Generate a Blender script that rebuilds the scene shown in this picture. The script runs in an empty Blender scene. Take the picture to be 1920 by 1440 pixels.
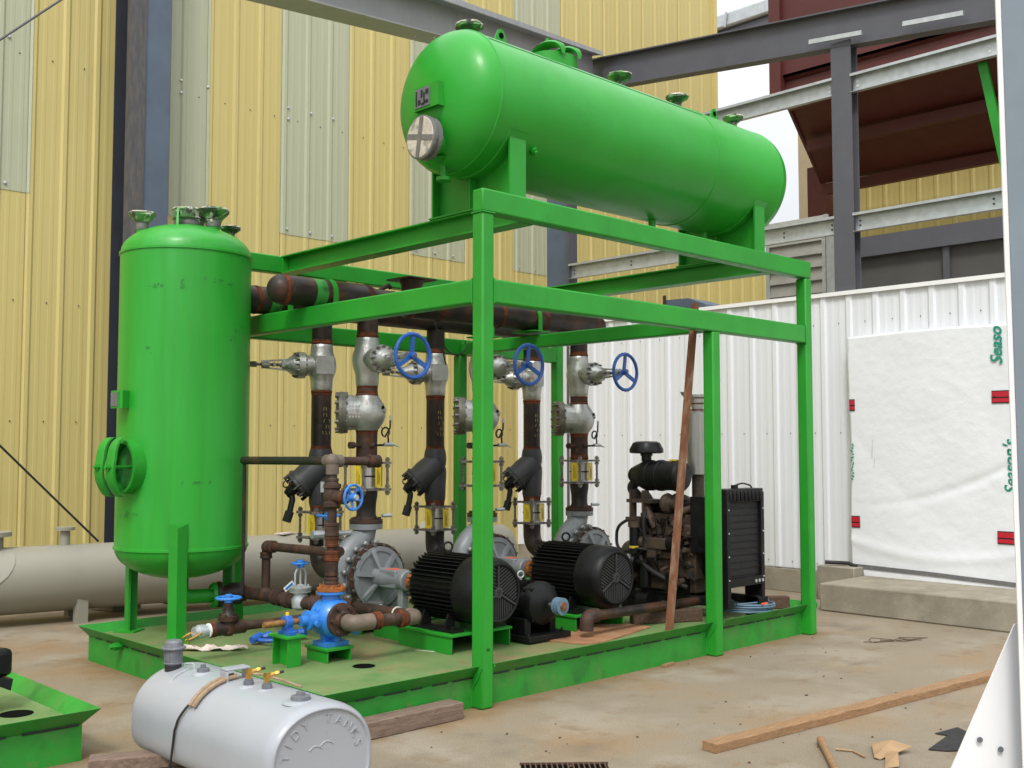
import bpy, math, random
from math import sin, cos, pi, radians, sqrt, atan2
from mathutils import Vector as V, Matrix
random.seed(7)
S = bpy.context.scene
COL = S.collection
# ------------------------------------------------------------------ camera, sky, sun, exposure
cd = bpy.data.cameras.new('camera'); cam = bpy.data.objects.new('camera', cd); COL.objects.link(cam)
S.camera = cam
YAW, TILT = radians(45.9), math.atan(122/2025)
cd.sensor_width = 36; cd.lens = 36*2025/1920; cd.clip_start = .1; cd.clip_end = 500
cam.location = (0, 0, 1.6); cam.rotation_euler = (pi/2+TILT, 0, YAW-pi/2)
W = bpy.data.worlds.new('World'); S.world = W; W.use_nodes = True
nt = W.node_tree; nt.nodes.clear()
SUN = V((-.80, -.62, 1.25)).normalized()
sky = nt.nodes.new('ShaderNodeTexSky'); sky.sky_type = 'NISHITA'; sky.sun_disc = False
sky.sun_elevation = math.asin(SUN.z); sky.sun_rotation = atan2(SUN.x, SUN.y)
sky.air_density = 1.0; sky.dust_density = 6; sky.ozone_density = 1
hs = nt.nodes.new('ShaderNodeHueSaturation'); hs.inputs['Saturation'].default_value = .28
bg = nt.nodes.new('ShaderNodeBackground'); bg.inputs['Strength'].default_value = .115
out = nt.nodes.new('ShaderNodeOutputWorld')
mxs = nt.nodes.new('ShaderNodeMix'); mxs.data_type = 'RGBA'; mxs.inputs[0].default_value = .7; mxs.inputs[7].default_value = (9.6, 9.9, 10.3, 1)   # thin overcast
# overcast luminance: zenith about three times the horizon
tc = nt.nodes.new('ShaderNodeTexCoord'); sp_ = nt.nodes.new('ShaderNodeSeparateXYZ'); nt.links.new(tc.outputs['Generated'], sp_.inputs[0])
mr = nt.nodes.new('ShaderNodeMapRange'); nt.links.new(sp_.outputs['Z'], mr.inputs[0]); mr.inputs[3].default_value = .62; mr.inputs[4].default_value = 1.95
ml = nt.nodes.new('ShaderNodeVectorMath'); ml.operation = 'SCALE'; nt.links.new(mr.outputs[0], ml.inputs['Scale'])
nt.links.new(sky.outputs[0], hs.inputs['Color']); nt.links.new(hs.outputs[0], mxs.inputs[6]); nt.links.new(mxs.outputs[2], ml.inputs[0]); nt.links.new(ml.outputs[0], bg.inputs[0]); nt.links.new(bg.outputs[0], out.inputs[0])
ld = bpy.data.lights.new('sun', 'SUN'); ld.energy = 1.5; ld.angle = radians(12); ld.color = (1, .97, .92)
sun = bpy.data.objects.new('sun', ld); COL.objects.link(sun); sun.location = (0, 0, 30)
sun.rotation_euler = SUN.to_track_quat('Z', 'Y').to_euler()
S.view_settings.view_transform = 'Standard'; S.view_settings.look = 'None'
S.view_settings.exposure = .17; S.view_settings.gamma = 1
S.render.resolution_x = 1024; S.render.resolution_y = 768

# ------------------------------------------------------------------ materials
def mat(name, col, rough=.5, metal=0, var=.08, vs=6, dirt=None, bump=0, bs=60, spec=.5, coat=0, stretch=None, fine=None):
    m = bpy.data.materials.new(name); m.use_nodes = True; n = m.node_tree.nodes; l = m.node_tree.links
    b = n['Principled BSDF']
    b.inputs['Roughness'].default_value = rough; b.inputs['Metallic'].default_value = metal
    b.inputs['Specular IOR Level'].default_value = spec
    if coat: b.inputs['Coat Weight'].default_value = coat; b.inputs['Coat Roughness'].default_value = .15
    g = n.new('ShaderNodeNewGeometry'); src = g.outputs['Position']
    if stretch:
        mp = n.new('ShaderNodeMapping'); mp.inputs['Scale'].default_value = stretch
        l.new(src, mp.inputs[0]); src2 = mp.outputs[0]
    else: src2 = src
    def noise(scale, detail=4, s=src2, rg=.6):
        t = n.new('ShaderNodeTexNoise'); t.inputs['Scale'].default_value = scale; t.inputs['Detail'].default_value = detail
        t.inputs['Roughness'].default_value = rg; l.new(s, t.inputs['Vector']); return t.outputs['Fac']
    def ramp(fac, p0, p1, c0, c1):
        r = n.new('ShaderNodeValToRGB'); l.new(fac, r.inputs[0])
        r.color_ramp.elements[0].position = p0; r.color_ramp.elements[1].position = p1
        r.color_ramp.elements[0].color = (*c0, 1); r.color_ramp.elements[1].color = (*c1, 1); return r.outputs[0]
    def mix(fac, a, bb):
        x = n.new('ShaderNodeMix'); x.data_type = 'RGBA'; l.new(fac, x.inputs[0])
        l.new(a, x.inputs[6])
        if isinstance(bb, tuple): x.inputs[7].default_value = (*bb, 1)
        else: l.new(bb, x.inputs[7])
        return x.outputs[2]
    lo = tuple(max(0, c*(1-var)) for c in col); hi = tuple(min(1, c*(1+var)) for c in col)
    c = ramp(noise(vs), .3, .7, lo, hi)
    for d in (dirt or []):   # (colour, lo, hi, scale, amount)
        f = ramp(noise(d[3], 7), d[1], d[2], (0, 0, 0), (d[4],)*3)
        c = mix(f, c, d[0])
        if metal:
            r = n.new('ShaderNodeMath'); r.operation = 'MULTIPLY_ADD'; l.new(f, r.inputs[0]); r.inputs[1].default_value = -metal; r.inputs[2].default_value = metal
            l.new(r.outputs[0], b.inputs['Metallic'])
    if fine:
        c = mix(ramp(noise(fine[1], 3, src, .8), .45, .62, (0, 0, 0), (fine[2],)*3), c, fine[0])
    l.new(c, b.inputs['Base Color'])
    rr = n.new('ShaderNodeMapRange'); l.new(noise(vs*3, 5), rr.inputs[0])
    rr.inputs[3].default_value = max(0, rough-.1); rr.inputs[4].default_value = min(1, rough+.12); l.new(rr.outputs[0], b.inputs['Roughness'])
    if bump:
        bp = n.new('ShaderNodeBump'); bp.inputs['Strength'].default_value = bump; bp.inputs['Distance'].default_value = .01
        l.new(noise(bs, 4, src), bp.inputs['Height']); l.new(bp.outputs[0], b.inputs['Normal'])
    return m
DUST = (.42, .33, .2)
G = (.019, .28, .022)
GREEN = mat('green_paint', G, .42, var=.10, vs=2.5, dirt=[((.012, .14, .02), .58, .75, 3, .4), ((.12, .26, .07), .62, .8, 9, .25)], bump=.04, bs=25, spec=.4)
GREENS = mat('green_vertical_vessel_paint', (.022, .31, .025), .38, var=.10, vs=1.2, stretch=(5, 5, .45), dirt=[((.012, .2, .02), .56, .8, 1.2, .5), ((.05, .38, .07), .5, .75, .8, .5), ((.10, .25, .05), .66, .8, 2.5, .4)], bump=.04, bs=9, spec=.38, coat=.12)
GREENV = mat('green_vessel_paint', (.022, .31, .025), .36, var=.09, vs=1.6, dirt=[((.012, .17, .02), .6, .8, 2.2, .45), ((.04, .37, .06), .5, .75, 1.3, .5)], bump=.04, bs=9, spec=.32, coat=.10)
GREENR = mat('green_rim_paint', (.02, .25, .024), .5, var=.16, vs=4, dirt=[((.16, .17, .07), .5, .75, 3, .5), ((.015, .10, .018), .55, .7, 5, .6), ((.2, .13, .06), .64, .74, 9, .6)], bump=.1, bs=40)
DECK = mat('dusty_green_deck', (.12, .215, .07), .75, var=.14, vs=3, dirt=[((.25, .17, .09), .50, .66, 1.5, .85), ((.035, .2, .035), .58, .72, 3.3, .7), ((.16, .29, .11), .52, .7, 2.3, .6), ((.16, .1, .05), .6, .7, 6, .5)], bump=.08, bs=30, spec=.25, fine=((.3, .22, .12), 90, .35))
PIPE = mat('mill_scale_pipe', (.024, .019, .017), .42, .15, var=.35, vs=5, dirt=[((.12, .045, .02), .50, .72, 4, .75), ((.07, .058, .05), .58, .75, 12, .5)], bump=.12, bs=45, spec=.35)
RUST = mat('rusty_pipe', (.052, .03, .022), .65, 0, var=.4, vs=9, dirt=[((.17, .055, .018), .54, .74, 7, .8), ((.10, .085, .07), .56, .72, 11, .5)], bump=.3, bs=60, spec=.3)
WELD = mat('rusty_weld', (.13, .038, .015), .8, 0, var=.6, vs=14, dirt=[((.045, .025, .018), .45, .65, 10, .8)], bump=.4, bs=90, spec=.2)
FLANGERUST = mat('rusty_orange_flange', (.3, .1, .025), .75, 0, var=.4, vs=14, dirt=[((.1, .05, .03), .5, .65, 15, .7)], bump=.3, bs=70, spec=.2)
SILV = mat('aluminium_painted_cast', (.48, .49, .47), .38, .75, var=.15, vs=9, dirt=[((.22, .21, .16), .5, .7, 7, .6), ((.17, .07, .03), .64, .74, 6, .7)], bump=.35, bs=55)
SILVD = mat('dirty_cast_cover', (.20, .19, .16), .4, .6, var=.25, vs=12, dirt=[((.07, .05, .035), .45, .65, 9, .8)], bump=.5, bs=60)
STUD = mat('steel_studs', (.22, .21, .19), .4, .7, var=.3, vs=40, dirt=[((.08, .05, .03), .5, .6, 30, .8)])
GALV = mat('galvanised_steel', (.50, .53, .54), .42, .55, var=.12, vs=12, bump=.05, bs=60)
SLEEVE = mat('bright_sleeve', (.62, .62, .6), .3, .8, var=.12, vs=8, stretch=(1, 1, 12))
CASTG = mat('grey_cast_strainer', (.045, .047, .05), .5, .1, var=.15, vs=6, dirt=[((.05, .04, .03), .5, .7, 6, .5)], bump=.15, bs=35)
PUMPG = mat('grey_pump_paint', (.24, .255, .265), .42, .15, var=.1, vs=7, dirt=[((.2, .16, .1), .6, .8, 8, .4)], bump=.15, bs=40)
BLACK = mat('black_motor_paint', (.006, .006, .0065), .42, 0, var=.3, vs=8, dirt=[((.06, .048, .035), .56, .8, 5, .35)], bump=.08, bs=60, spec=.28)
GRILL = mat('grille_grey', (.035, .036, .038), .45, 0, var=.2, vs=10)
BLACKP = mat('black_plastic', (.006, .006, .0065), .38, 0, var=.2, vs=10, bump=.06, bs=40, spec=.35)
RUBBER = mat('black_rubber', (.015, .014, .014), .65, 0, var=.3, vs=20)
BLUE = mat('blue_handwheel_paint', (.02, .11, .45), .35, 0, var=.12, vs=12, dirt=[((.02, .04, .14), .58, .7, 20, .5)], coat=.2)
BLUEP = mat('blue_pump_paint', (.03, .20, .62), .35, 0, var=.12, vs=9, dirt=[((.03, .08, .3), .55, .7, 9, .6)], bump=.2, bs=45, coat=.2)
BLUEG = mat('blue_grey_rubber', (.10, .17, .24), .5, 0, var=.2, vs=15)
ENG = mat('brown_engine_casting', (.082, .057, .038), .6, .1, var=.3, vs=10, dirt=[((.03, .025, .02), .48, .65, 9, .8)], bump=.4, bs=45)
RADC = mat('radiator_core', (.008, .008, .008), .6, 0, var=.4, vs=30, bump=.5, bs=150)
YEL = mat('yellow_label', (.75, .55, .03), .45, var=.1, vs=30, dirt=[((.25, .2, .05), .6, .75, 40, .5)])
ORANGE = mat('orange_sticker', (.9, .12, .03), .5, var=.05)
BRASS = mat('brass', (.62, .36, .09), .3, .9, var=.2, vs=30)
BRASSD = mat('tarnished_bronze_shaft', (.30, .15, .05), .5, .5, var=.4, vs=30, bump=.4, bs=120)
TANKW = mat('pale_grey_tank_paint', (.335, .355, .385), .36, 0, var=.04, vs=3, dirt=[((.27, .27, .26), .56, .8, 3, .4), ((.2, .17, .13), .66, .78, 8, .3)], bump=.05, bs=16, coat=.2)
CAPG = mat('grey_cap_metal', (.17, .18, .20), .5, .3, var=.2, vs=25, bump=.2, bs=80)
WOOD = mat('pale_lumber', (.28, .165, .085), .7, var=.2, vs=4, stretch=(2, 18, 14), dirt=[((.14, .06, .03), .58, .7, 6, .6), ((.40, .29, .17), .5, .7, 9, .5)], bump=.25, bs=70, spec=.2)
WEATH = mat('weathered_baulk', (.19, .135, .105), .85, var=.25, vs=4, stretch=(2, 16, 16), dirt=[((.24, .18, .13), .5, .7, 4, .6), ((.06, .04, .03), .6, .7, 7, .6)], bump=.5, bs=60, spec=.15)
WOODD = mat('dark_timber', (.10, .062, .045), .85, var=.25, vs=5, stretch=(2, 16, 16), dirt=[((.26, .17, .1), .55, .75, 4, .5)], bump=.4, bs=60, spec=.15)
PLY = mat('dusty_plywood', (.33, .17, .09), .85, var=.18, vs=7, dirt=[((.4, .3, .18), .5, .7, 4, .6)], bump=.2, bs=80, spec=.15)
CARD = mat('brown_cardboard', (.38, .25, .14), .85, var=.15, vs=9, bump=.1, spec=.15)
YWALL = mat('yellow_siding', (.54, .45, .168), .5, 0, var=.03, vs=.5, stretch=(3, 3, .3), dirt=[((.50, .37, .13), .5, .8, 2, .35), ((.60, .52, .24), .55, .8, 3, .3), ((.38, .25, .11), .68, .8, 5, .3)], bump=.03, bs=5)
SKYL = mat('pale_green_fibreglass', (.42, .435, .30), .45, 0, var=.03, vs=1.5, stretch=(6, 6, .2), dirt=[((.36, .37, .22), .5, .85, 4, .4)], bump=.03, bs=8)
WWALL = mat('white_siding', (.73, .75, .785), .45, 0, var=.015, vs=.6, stretch=(2, 2, .4), dirt=[((.62, .62, .62), .6, .85, 2, .3)], bump=.02, bs=6)
WHITET = mat('white_trim', (.82, .82, .82), .45, 0, var=.03, vs=2)
GREYS = mat('grey_primer_steel', (.088, .09, .105), .55, 0, var=.1, vs=3, dirt=[((.12, .09, .08), .6, .8, 4, .4)], bump=.05)
BLUES = mat('blue_grey_steel', (.085, .115, .16), .55, 0, var=.12, vs=2, dirt=[((.05, .06, .08), .6, .8, 3, .5)], bump=.05)
DARKS = mat('dark_slot_and_web', (.028, .033, .045), .55, 0, var=.15, vs=3)
BROWNS = mat('rusty_flange_edge', (.085, .082, .085), .75, 0, var=.25, vs=6, stretch=(4, 4, .8), dirt=[((.15, .10, .07), .52, .7, 6, .6)], bump=.2)
RED = mat('red_oxide_steel', (.085, .015, .013), .55, 0, var=.15, vs=1.5, dirt=[((.07, .012, .01), .5, .7, 2, .6)], bump=.1, bs=10)
CONC = mat('concrete', (.30, .27, .21), .9, 0, var=.14, vs=3, dirt=[((.17, .15, .11), .5, .7, 2.5, .6), ((.4, .36, .28), .55, .7, 6, .4)], bump=.3, bs=60, spec=.2, fine=((.15, .13, .1), 120, .3))
GROUND = mat('dusty_yard_concrete', (.262, .218, .155), .8, 0, var=.11, vs=.8, dirt=[((.27, .165, .075), .50, .66, .8, .75), ((.34, .305, .24), .5, .64, 1.5, .6), ((.18, .115, .06), .57, .68, 3.1, .55), ((.16, .135, .10), .57, .70, 1.3, .65), ((.25, .13, .05), .63, .69, 6, .5)], bump=.22, bs=70, spec=.3, fine=((.13, .10, .07), 110, .5))
PIPEG = mat('khaki_grey_pipe_paint', (.29, .275, .225), .5, 0, var=.07, vs=2, dirt=[((.24, .21, .16), .55, .8, 2, .5), ((.3, .17, .08), .68, .76, 3, .6)], bump=.05, bs=20)
WRAP = mat('white_housewrap', (.77, .79, .82), .45, 0, var=.03, vs=2, bump=.28, bs=22)
TEAL = mat('teal_print', (.01, .25, .17), .5, var=.05)
REDP = mat('red_print', (.5, .012, .03), .5, var=.05)
BLK = mat('black_print', (.01, .01, .012), .6, var=.1)
GTAPE = mat('grey_duct_tape', (.17, .17, .17), .45, .2, var=.15, vs=20, bump=.4, bs=50)
TAPEW = mat('pale_cover_wrap', (.55, .50, .42), .6, 0, var=.15, vs=16, dirt=[((.2, .2, .18), .55, .6, 12, .7)], bump=.5, bs=40)
TAPEG = mat('green_flecked_wrap', (.12, .28, .10), .4, .2, var=.4, vs=14, dirt=[((.05, .055, .05), .46, .54, 11, .9), ((.65, .62, .56), .57, .62, 12, .9)], bump=.6, bs=40)
HOLE = mat('dark_hole', (.004, .004, .004), .95, 0, var=.1, spec=.05)
RAG = mat('white_rag', (.62, .54, .48), .9, 0, var=.15, vs=14, dirt=[((.25, .2, .17), .5, .65, 14, .7)], spec=.1)
LOUV = mat('louvre_metal', (.40, .39, .35), .45, .4, var=.18, vs=3, dirt=[((.2, .19, .17), .5, .7, 3, .6)])
CHALK = mat('chalk_mark', (.6, .6, .52), .9, var=.1)
CHALKY = mat('yellow_chalk', (.5, .42, .1), .9, var=.1)
PAINTG = mat('sprayed_green_patch', (.02, .2, .03), .5, var=.3, vs=12)
PATCH = mat('half_sprayed_pipe', (.03, .026, .023), .45, .1, var=.3, vs=5, dirt=[((.02, .27, .03), .47, .56, 4.5, .95)])
BEIGE = mat('beige_panel', (.40, .33, .22), .6, var=.08, vs=2, dirt=[((.3, .2, .12), .6, .75, 1.5, .4)])
HOSEB = mat('tan_braided_hose', (.30, .21, .13), .7, var=.25, vs=30, bump=.4, bs=150)

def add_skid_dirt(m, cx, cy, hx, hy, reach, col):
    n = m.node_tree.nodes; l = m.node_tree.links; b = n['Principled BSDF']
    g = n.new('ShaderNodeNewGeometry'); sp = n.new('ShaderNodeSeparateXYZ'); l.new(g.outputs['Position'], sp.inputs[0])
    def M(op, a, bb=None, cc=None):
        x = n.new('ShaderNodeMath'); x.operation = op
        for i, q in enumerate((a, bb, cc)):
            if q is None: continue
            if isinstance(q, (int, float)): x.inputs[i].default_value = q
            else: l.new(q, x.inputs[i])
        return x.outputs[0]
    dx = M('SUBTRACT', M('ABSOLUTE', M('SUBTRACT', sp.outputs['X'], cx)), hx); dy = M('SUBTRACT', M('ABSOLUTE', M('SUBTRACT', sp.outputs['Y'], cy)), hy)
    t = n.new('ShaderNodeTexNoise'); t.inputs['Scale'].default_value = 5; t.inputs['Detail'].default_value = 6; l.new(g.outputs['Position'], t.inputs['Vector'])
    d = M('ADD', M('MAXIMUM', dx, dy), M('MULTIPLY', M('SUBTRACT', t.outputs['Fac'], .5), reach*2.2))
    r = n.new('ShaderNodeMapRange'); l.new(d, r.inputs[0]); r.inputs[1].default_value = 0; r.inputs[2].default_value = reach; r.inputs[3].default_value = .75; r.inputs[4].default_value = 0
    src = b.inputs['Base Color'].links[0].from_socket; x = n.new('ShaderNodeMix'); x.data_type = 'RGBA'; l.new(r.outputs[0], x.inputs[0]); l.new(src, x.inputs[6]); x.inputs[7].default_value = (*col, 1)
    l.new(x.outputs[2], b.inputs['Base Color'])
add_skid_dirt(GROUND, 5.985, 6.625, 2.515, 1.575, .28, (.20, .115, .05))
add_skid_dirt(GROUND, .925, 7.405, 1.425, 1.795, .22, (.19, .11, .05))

# ------------------------------------------------------------------ mesh builder
def frame(ax):
    ax = V(ax).normalized()
    u = ax.cross(V((0, 0, 1)))
    if u.length < 1e-4: u = V((1, 0, 0))
    u.normalize(); return u, ax.cross(u).normalized(), ax
class MB:
    def __init__(s): s.v = []; s.f = []; s.m = []; s.c = 0
    def slot(s, i): s.c = i; return s
    def add(s, vs, fs):
        o = len(s.v); s.v += [V(p) for p in vs]; s.f += [tuple(i+o for i in f) for f in fs]; s.m += [s.c]*len(fs); return s
    def split(s):
        par = list(range(len(s.v)))
        def fd(a):
            while par[a] != a: par[a] = par[par[a]]; a = par[a]
            return a
        for f in s.f:
            for q in f[1:]: par[fd(q)] = fd(f[0])
        isl = {}
        for i in range(len(s.v)): isl.setdefault(fd(i), []).append(i)
        ks = list(isl); bb = []
        for k in ks:
            P = [s.v[i] for i in isl[k]]; lo = [min(p[j] for p in P) for j in range(3)]; hi = [max(p[j] for p in P) for j in range(3)]
            bb.append((lo, hi, max(h-l for h, l in zip(hi, lo))))
        pc = list(range(len(ks)))
        def fp(a):
            while pc[a] != a: a = pc[a]
            return a
        for a in range(len(ks)):
            for b in range(a):
                g = sqrt(sum(max(0, bb[a][0][j]-bb[b][1][j], bb[b][0][j]-bb[a][1][j])**2 for j in range(3)))
                if g <= max(.02, .5*max(bb[a][2], bb[b][2])): pc[fp(a)] = fp(b)
        where = {}; out = {}
        for a, k in enumerate(ks):
            for i in isl[k]: where[i] = fp(a)
        for f, mi in zip(s.f, s.m):
            w = where[f[0]]; o, mp = out.setdefault(w, (MB(), {}))
            for i in f:
                if i not in mp: mp[i] = len(o.v); o.v.append(s.v[i])
            o.f.append(tuple(mp[i] for i in f)); o.m.append(mi)
        return [o for o, _ in out.values()]
    def objs(s, *a, **k): return [o.obj(*a, **k) for o in s.split()]
    def box(s, x0, x1, y0, y1, z0, z1):
        return s.add([(x0, y0, z0), (x1, y0, z0), (x1, y1, z0), (x0, y1, z0), (x0, y0, z1), (x1, y0, z1), (x1, y1, z1), (x0, y1, z1)],
                     [(0, 3, 2, 1), (4, 5, 6, 7), (0, 1, 5, 4), (1, 2, 6, 5), (2, 3, 7, 6), (3, 0, 4, 7)])
    def obox(s, c, d, R=None):
        R = R or Matrix.Identity(3); c = V(c); h = V(d)/2
        vs = [c+R@V((h.x*a, h.y*b, h.z*e)) for e in (-1, 1) for (a, b) in ((-1, -1), (1, -1), (1, 1), (-1, 1))]
        return s.add(vs, [(0, 3, 2, 1), (4, 5, 6, 7), (0, 1, 5, 4), (1, 2, 6, 5), (2, 3, 7, 6), (3, 0, 4, 7)])
    def bar(s, a, b, w, h, up=(0, 0, 1)):      # box between two points: w across, h along 'up'
        a = V(a); b = V(b); d = (b-a); L = d.length; d.normalize()
        r = d.cross(V(up)).normalized(); u = r.cross(d)
        return s.obox((a+b)/2, (w, L, h), Matrix((r, d, u)).transposed())
    def lathe(s, o, ax, prof, n=28, cap=True, squash=None):
        o = V(o); u, w, a = frame(ax); vs = []; fs = []
        for t, r in prof:
            for k in range(n):
                an = 2*pi*k/n; vs.append(o+a*t+(u*cos(an)+w*sin(an))*max(r, 1e-5))
        m = len(prof)
        for i in range(m-1):
            for k in range(n):
                fs.append((i*n+k, i*n+(k+1) % n, (i+1)*n+(k+1) % n, (i+1)*n+k))
        if cap: fs.append(tuple(range(n))[::-1]); fs.append(tuple((m-1)*n+k for k in range(n)))
        return s.add(vs, fs)
    def cyl(s, a, b, r, r1=None, n=24):
        a = V(a); b = V(b); return s.lathe(a, b-a, [(0, r), ((b-a).length, r if r1 is None else r1)], n)
    def path(s, pts, bend=0, seg=6):
        pts = [V(p) for p in pts]
        if not bend: return pts
        o = [pts[0]]
        for i in range(1, len(pts)-1):
            p = pts[i]; a = (pts[i-1]-p); b = (pts[i+1]-p); t = min(bend, a.length*.49, b.length*.49)
            a.normalize(); b.normalize(); A = p+a*t; B = p+b*t
            for k in range(seg+1):
                q = k/seg; o.append(A*(1-q)**2+p*2*q*(1-q)+B*q*q)
        return o+[pts[-1]]
    def tube(s, pts, r, bend=0, n=14, seg=6, rads=None):
        P = s.path(pts, bend, seg); vs = []; fs = []; u = None
        for i, p in enumerate(P):
            d = (P[min(i+1, len(P)-1)]-P[max(i-1, 0)]).normalized()
            if u is None: u, _, _ = frame(d)
            u = (u-d*u.dot(d)).normalized(); w = d.cross(u)
            rr = r if rads is None else rads[min(i, len(rads)-1)]
            for k in range(n): vs.append(p+(u*cos(2*pi*k/n)+w*sin(2*pi*k/n))*rr)
        for i in range(len(P)-1):
            for k in range(n): fs.append((i*n+k, i*n+(k+1) % n, (i+1)*n+(k+1) % n, (i+1)*n+k))
        fs.append(tuple(range(n))[::-1]); fs.append(tuple((len(P)-1)*n+k for k in range(n)))
        return s.add(vs, fs)
    def sph(s, c, r, n=20, m=12, sc=(1, 1, 1)):
        c = V(c); vs = []; fs = []
        for i in range(m+1):
            t = pi*i/m
            for k in range(n): vs.append(c+V((sin(t)*cos(2*pi*k/n)*sc[0], sin(t)*sin(2*pi*k/n)*sc[1], cos(t)*sc[2]))*r)
        for i in range(m):
            for k in range(n): fs.append((i*n+k, (i+1)*n+k, (i+1)*n+(k+1) % n, i*n+(k+1) % n))
        return s.add(vs, fs)
    def torus(s, c, ax, R, r, n=32, m=10):
        c = V(c); u, w, a = frame(ax); vs = []; fs = []
        for i in range(n):
            d = u*cos(2*pi*i/n)+w*sin(2*pi*i/n)
            for k in range(m): vs.append(c+d*(R+r*cos(2*pi*k/m))+a*r*sin(2*pi*k/m))
        for i in range(n):
            for k in range(m): fs.append((i*m+k, ((i+1) % n)*m+k, ((i+1) % n)*m+(k+1) % m, i*m+(k+1) % m))
        return s.add(vs, fs)
    def bolts(s, c, ax, R, n, r=.012, h=.02, both=0, ph=0):
        c = V(c); u, w, a = frame(ax)
        for i in range(n):
            an = 2*pi*(i+ph)/n; p = c+(u*cos(an)+w*sin(an))*R
            s.lathe(p-a*both, a, [(0, r), (h+both, r)], 6)
        return s
    def prism(s, pts, d):       # closed polygon (3-D points, in order) extruded by vector d
        d = V(d); n = len(pts); A = [V(p) for p in pts]; B = [p+d for p in A]
        return s.add(A+B, [tuple(range(n))[::-1], tuple(range(n, 2*n))]+[(i, (i+1) % n, n+(i+1) % n, n+i) for i in range(n)])
    def ibeam(s, a, b, h, w, tf=.012, tw=.01, up=(0, 0, 1)):
        a = V(a); b = V(b); up = V(up)
        s.bar(a+up*(h/2-tf/2), b+up*(h/2-tf/2), w, tf, up); s.bar(a-up*(h/2-tf/2), b-up*(h/2-tf/2), w, tf, up)
        return s.bar(a, b, tw, h-2*tf, up)
    def obj(s, name, m, parent=None, label=None, bevel=0, flat=False, ang=35):
        off = V((0, 0, 0)); p = parent
        while p: off += p.location; p = p.parent
        me = bpy.data.meshes.new(name); me.from_pydata([v-off for v in s.v], [], s.f); me.validate()
        for q in (m if isinstance(m, (list, tuple)) else [m]): me.materials.append(q)
        if isinstance(m, (list, tuple)) and len(me.polygons) == len(s.m): me.polygons.foreach_set('material_index', s.m)
        if not flat:
            me.polygons.foreach_set('use_smooth', [True]*len(me.polygons))
            me.set_sharp_from_angle(angle=radians(ang))
        me.update()
        o = bpy.data.objects.new(name, me); COL.objects.link(o)
        import bmesh
        bm = bmesh.new(); bm.from_mesh(me); bmesh.ops.recalc_face_normals(bm, faces=bm.faces); bm.to_mesh(me); bm.free()
        if parent: o.parent = parent
        if label: o['label'] = label
        if bevel:
            b = o.modifiers.new('bevel', 'BEVEL'); b.width = bevel; b.segments = 2; b.limit_method = 'ANGLE'; b.harden_normals = False
        return o
def tag(o, label, cat, group=None):
    o['label'] = label; o['category'] = cat
    if group: o['group'] = group
    return o
def thing(name, label, cat, loc, group=None):
    o = bpy.data.objects.new(name, None); COL.objects.link(o); o.location = loc; o.empty_display_size = .2
    return tag(o, label, cat, group)
def struct(o): o['kind'] = 'structure'; return o
def dup(root, loc, label):
    def cp(o, par):
        c = o.copy(); COL.objects.link(c)
        if par: c.parent = par
        for ch in o.children: cp(ch, c)
        return c
    r = cp(root, None); r.location = loc; r['label'] = label; return r
def textmesh(body, size, ext, shear=0, bold=0):
    cu = bpy.data.curves.new('t', 'FONT'); cu.body = body; cu.size = size; cu.extrude = ext; cu.shear = shear; cu.offset = bold
    cu.align_x = 'CENTER'; cu.align_y = 'CENTER'; cu.resolution_u = 3
    o = bpy.data.objects.new('t', cu); COL.objects.link(o)
    me = bpy.data.meshes.new_from_object(o.evaluated_get(bpy.context.evaluated_depsgraph_get()))
    vs = [v.co.copy() for v in me.vertices]; fs = [tuple(p.vertices) for p in me.polygons]
    bpy.data.objects.remove(o); bpy.data.curves.remove(cu); bpy.data.meshes.remove(me)
    return vs, fs
def put_text(mb, body, size, o, right, up, ext=.002, shear=0, bold=0):
    vs, fs = textmesh(body, size, ext, shear, bold)
    right = V(right).normalized(); up = V(up).normalized(); nn = right.cross(up)
    return mb.add([V(o)+right*v.x+up*v.y+nn*v.z for v in vs], fs)

# ------------------------------------------------------------------ ground
g = MB(); N = 60
g.add([(-150, -150, 0), (250, -150, 0), (250, 250, 0), (-150, 250, 0)], [(0, 1, 2, 3)])
struct(g.obj('yard_ground', GROUND, flat=True))

# ------------------------------------------------------------------ yellow-sided warehouse
def ribbed(mb, a, b, z0, z1, pitch, phase, nrm, h=.018, wb=.045, wt=.02, minor=True, th=.004, off=0):
    """ribbed sheet from point a to b (xy), thickness th, ribs towards nrm"""
    a = V((*a, 0)); b = V((*b, 0)); d = (b-a); L = d.length; d.normalize(); nrm = V(nrm)
    pr = [(0, 0)]; k = -1
    c = phase-pitch
    while c < L+pitch:
        for (t, hh) in ((c-wb, 0), (c-wt, h), (c+wt, h), (c+wb, 0)):
            pr.append((t, hh))
        if minor:
            for q in (1/3, 2/3):
                m = c+pitch*q
                for (t, hh) in ((m-.026, 0), (m-.014, .0022), (m+.014, .0022), (m+.026, 0)): pr.append((t, hh))
        c += pitch
    pr = [p for p in pr if 0 <= p[0] <= L]; pr.append((L, 0)); pr.sort()
    vs = []; fs = []
    for t, hh in pr:
        p = a+d*t+nrm*(hh+off)
        vs += [p+V((0, 0, z0)), p+V((0, 0, z1)), p-nrm*th+V((0, 0, z0)), p-nrm*th+V((0, 0, z1))]
    for i in range(len(pr)-1):
        q = 4*i; fs += [(q, q+4, q+5, q+1), (q+2, q+3, q+7, q+6), (q+1, q+5, q+7, q+3), (q, q+2, q+6, q+4)]
    fs += [(0, 1, 3, 2), (4*len(pr)-4, 4*len(pr)-2, 4*len(pr)-1, 4*len(pr)-3)]
    return mb.add(vs, fs)
wh = thing('warehouse_building', 'tall warehouse clad in yellow ribbed metal siding with pale translucent strips', 'building', (7, 12, 0))
PT = .3533
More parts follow.
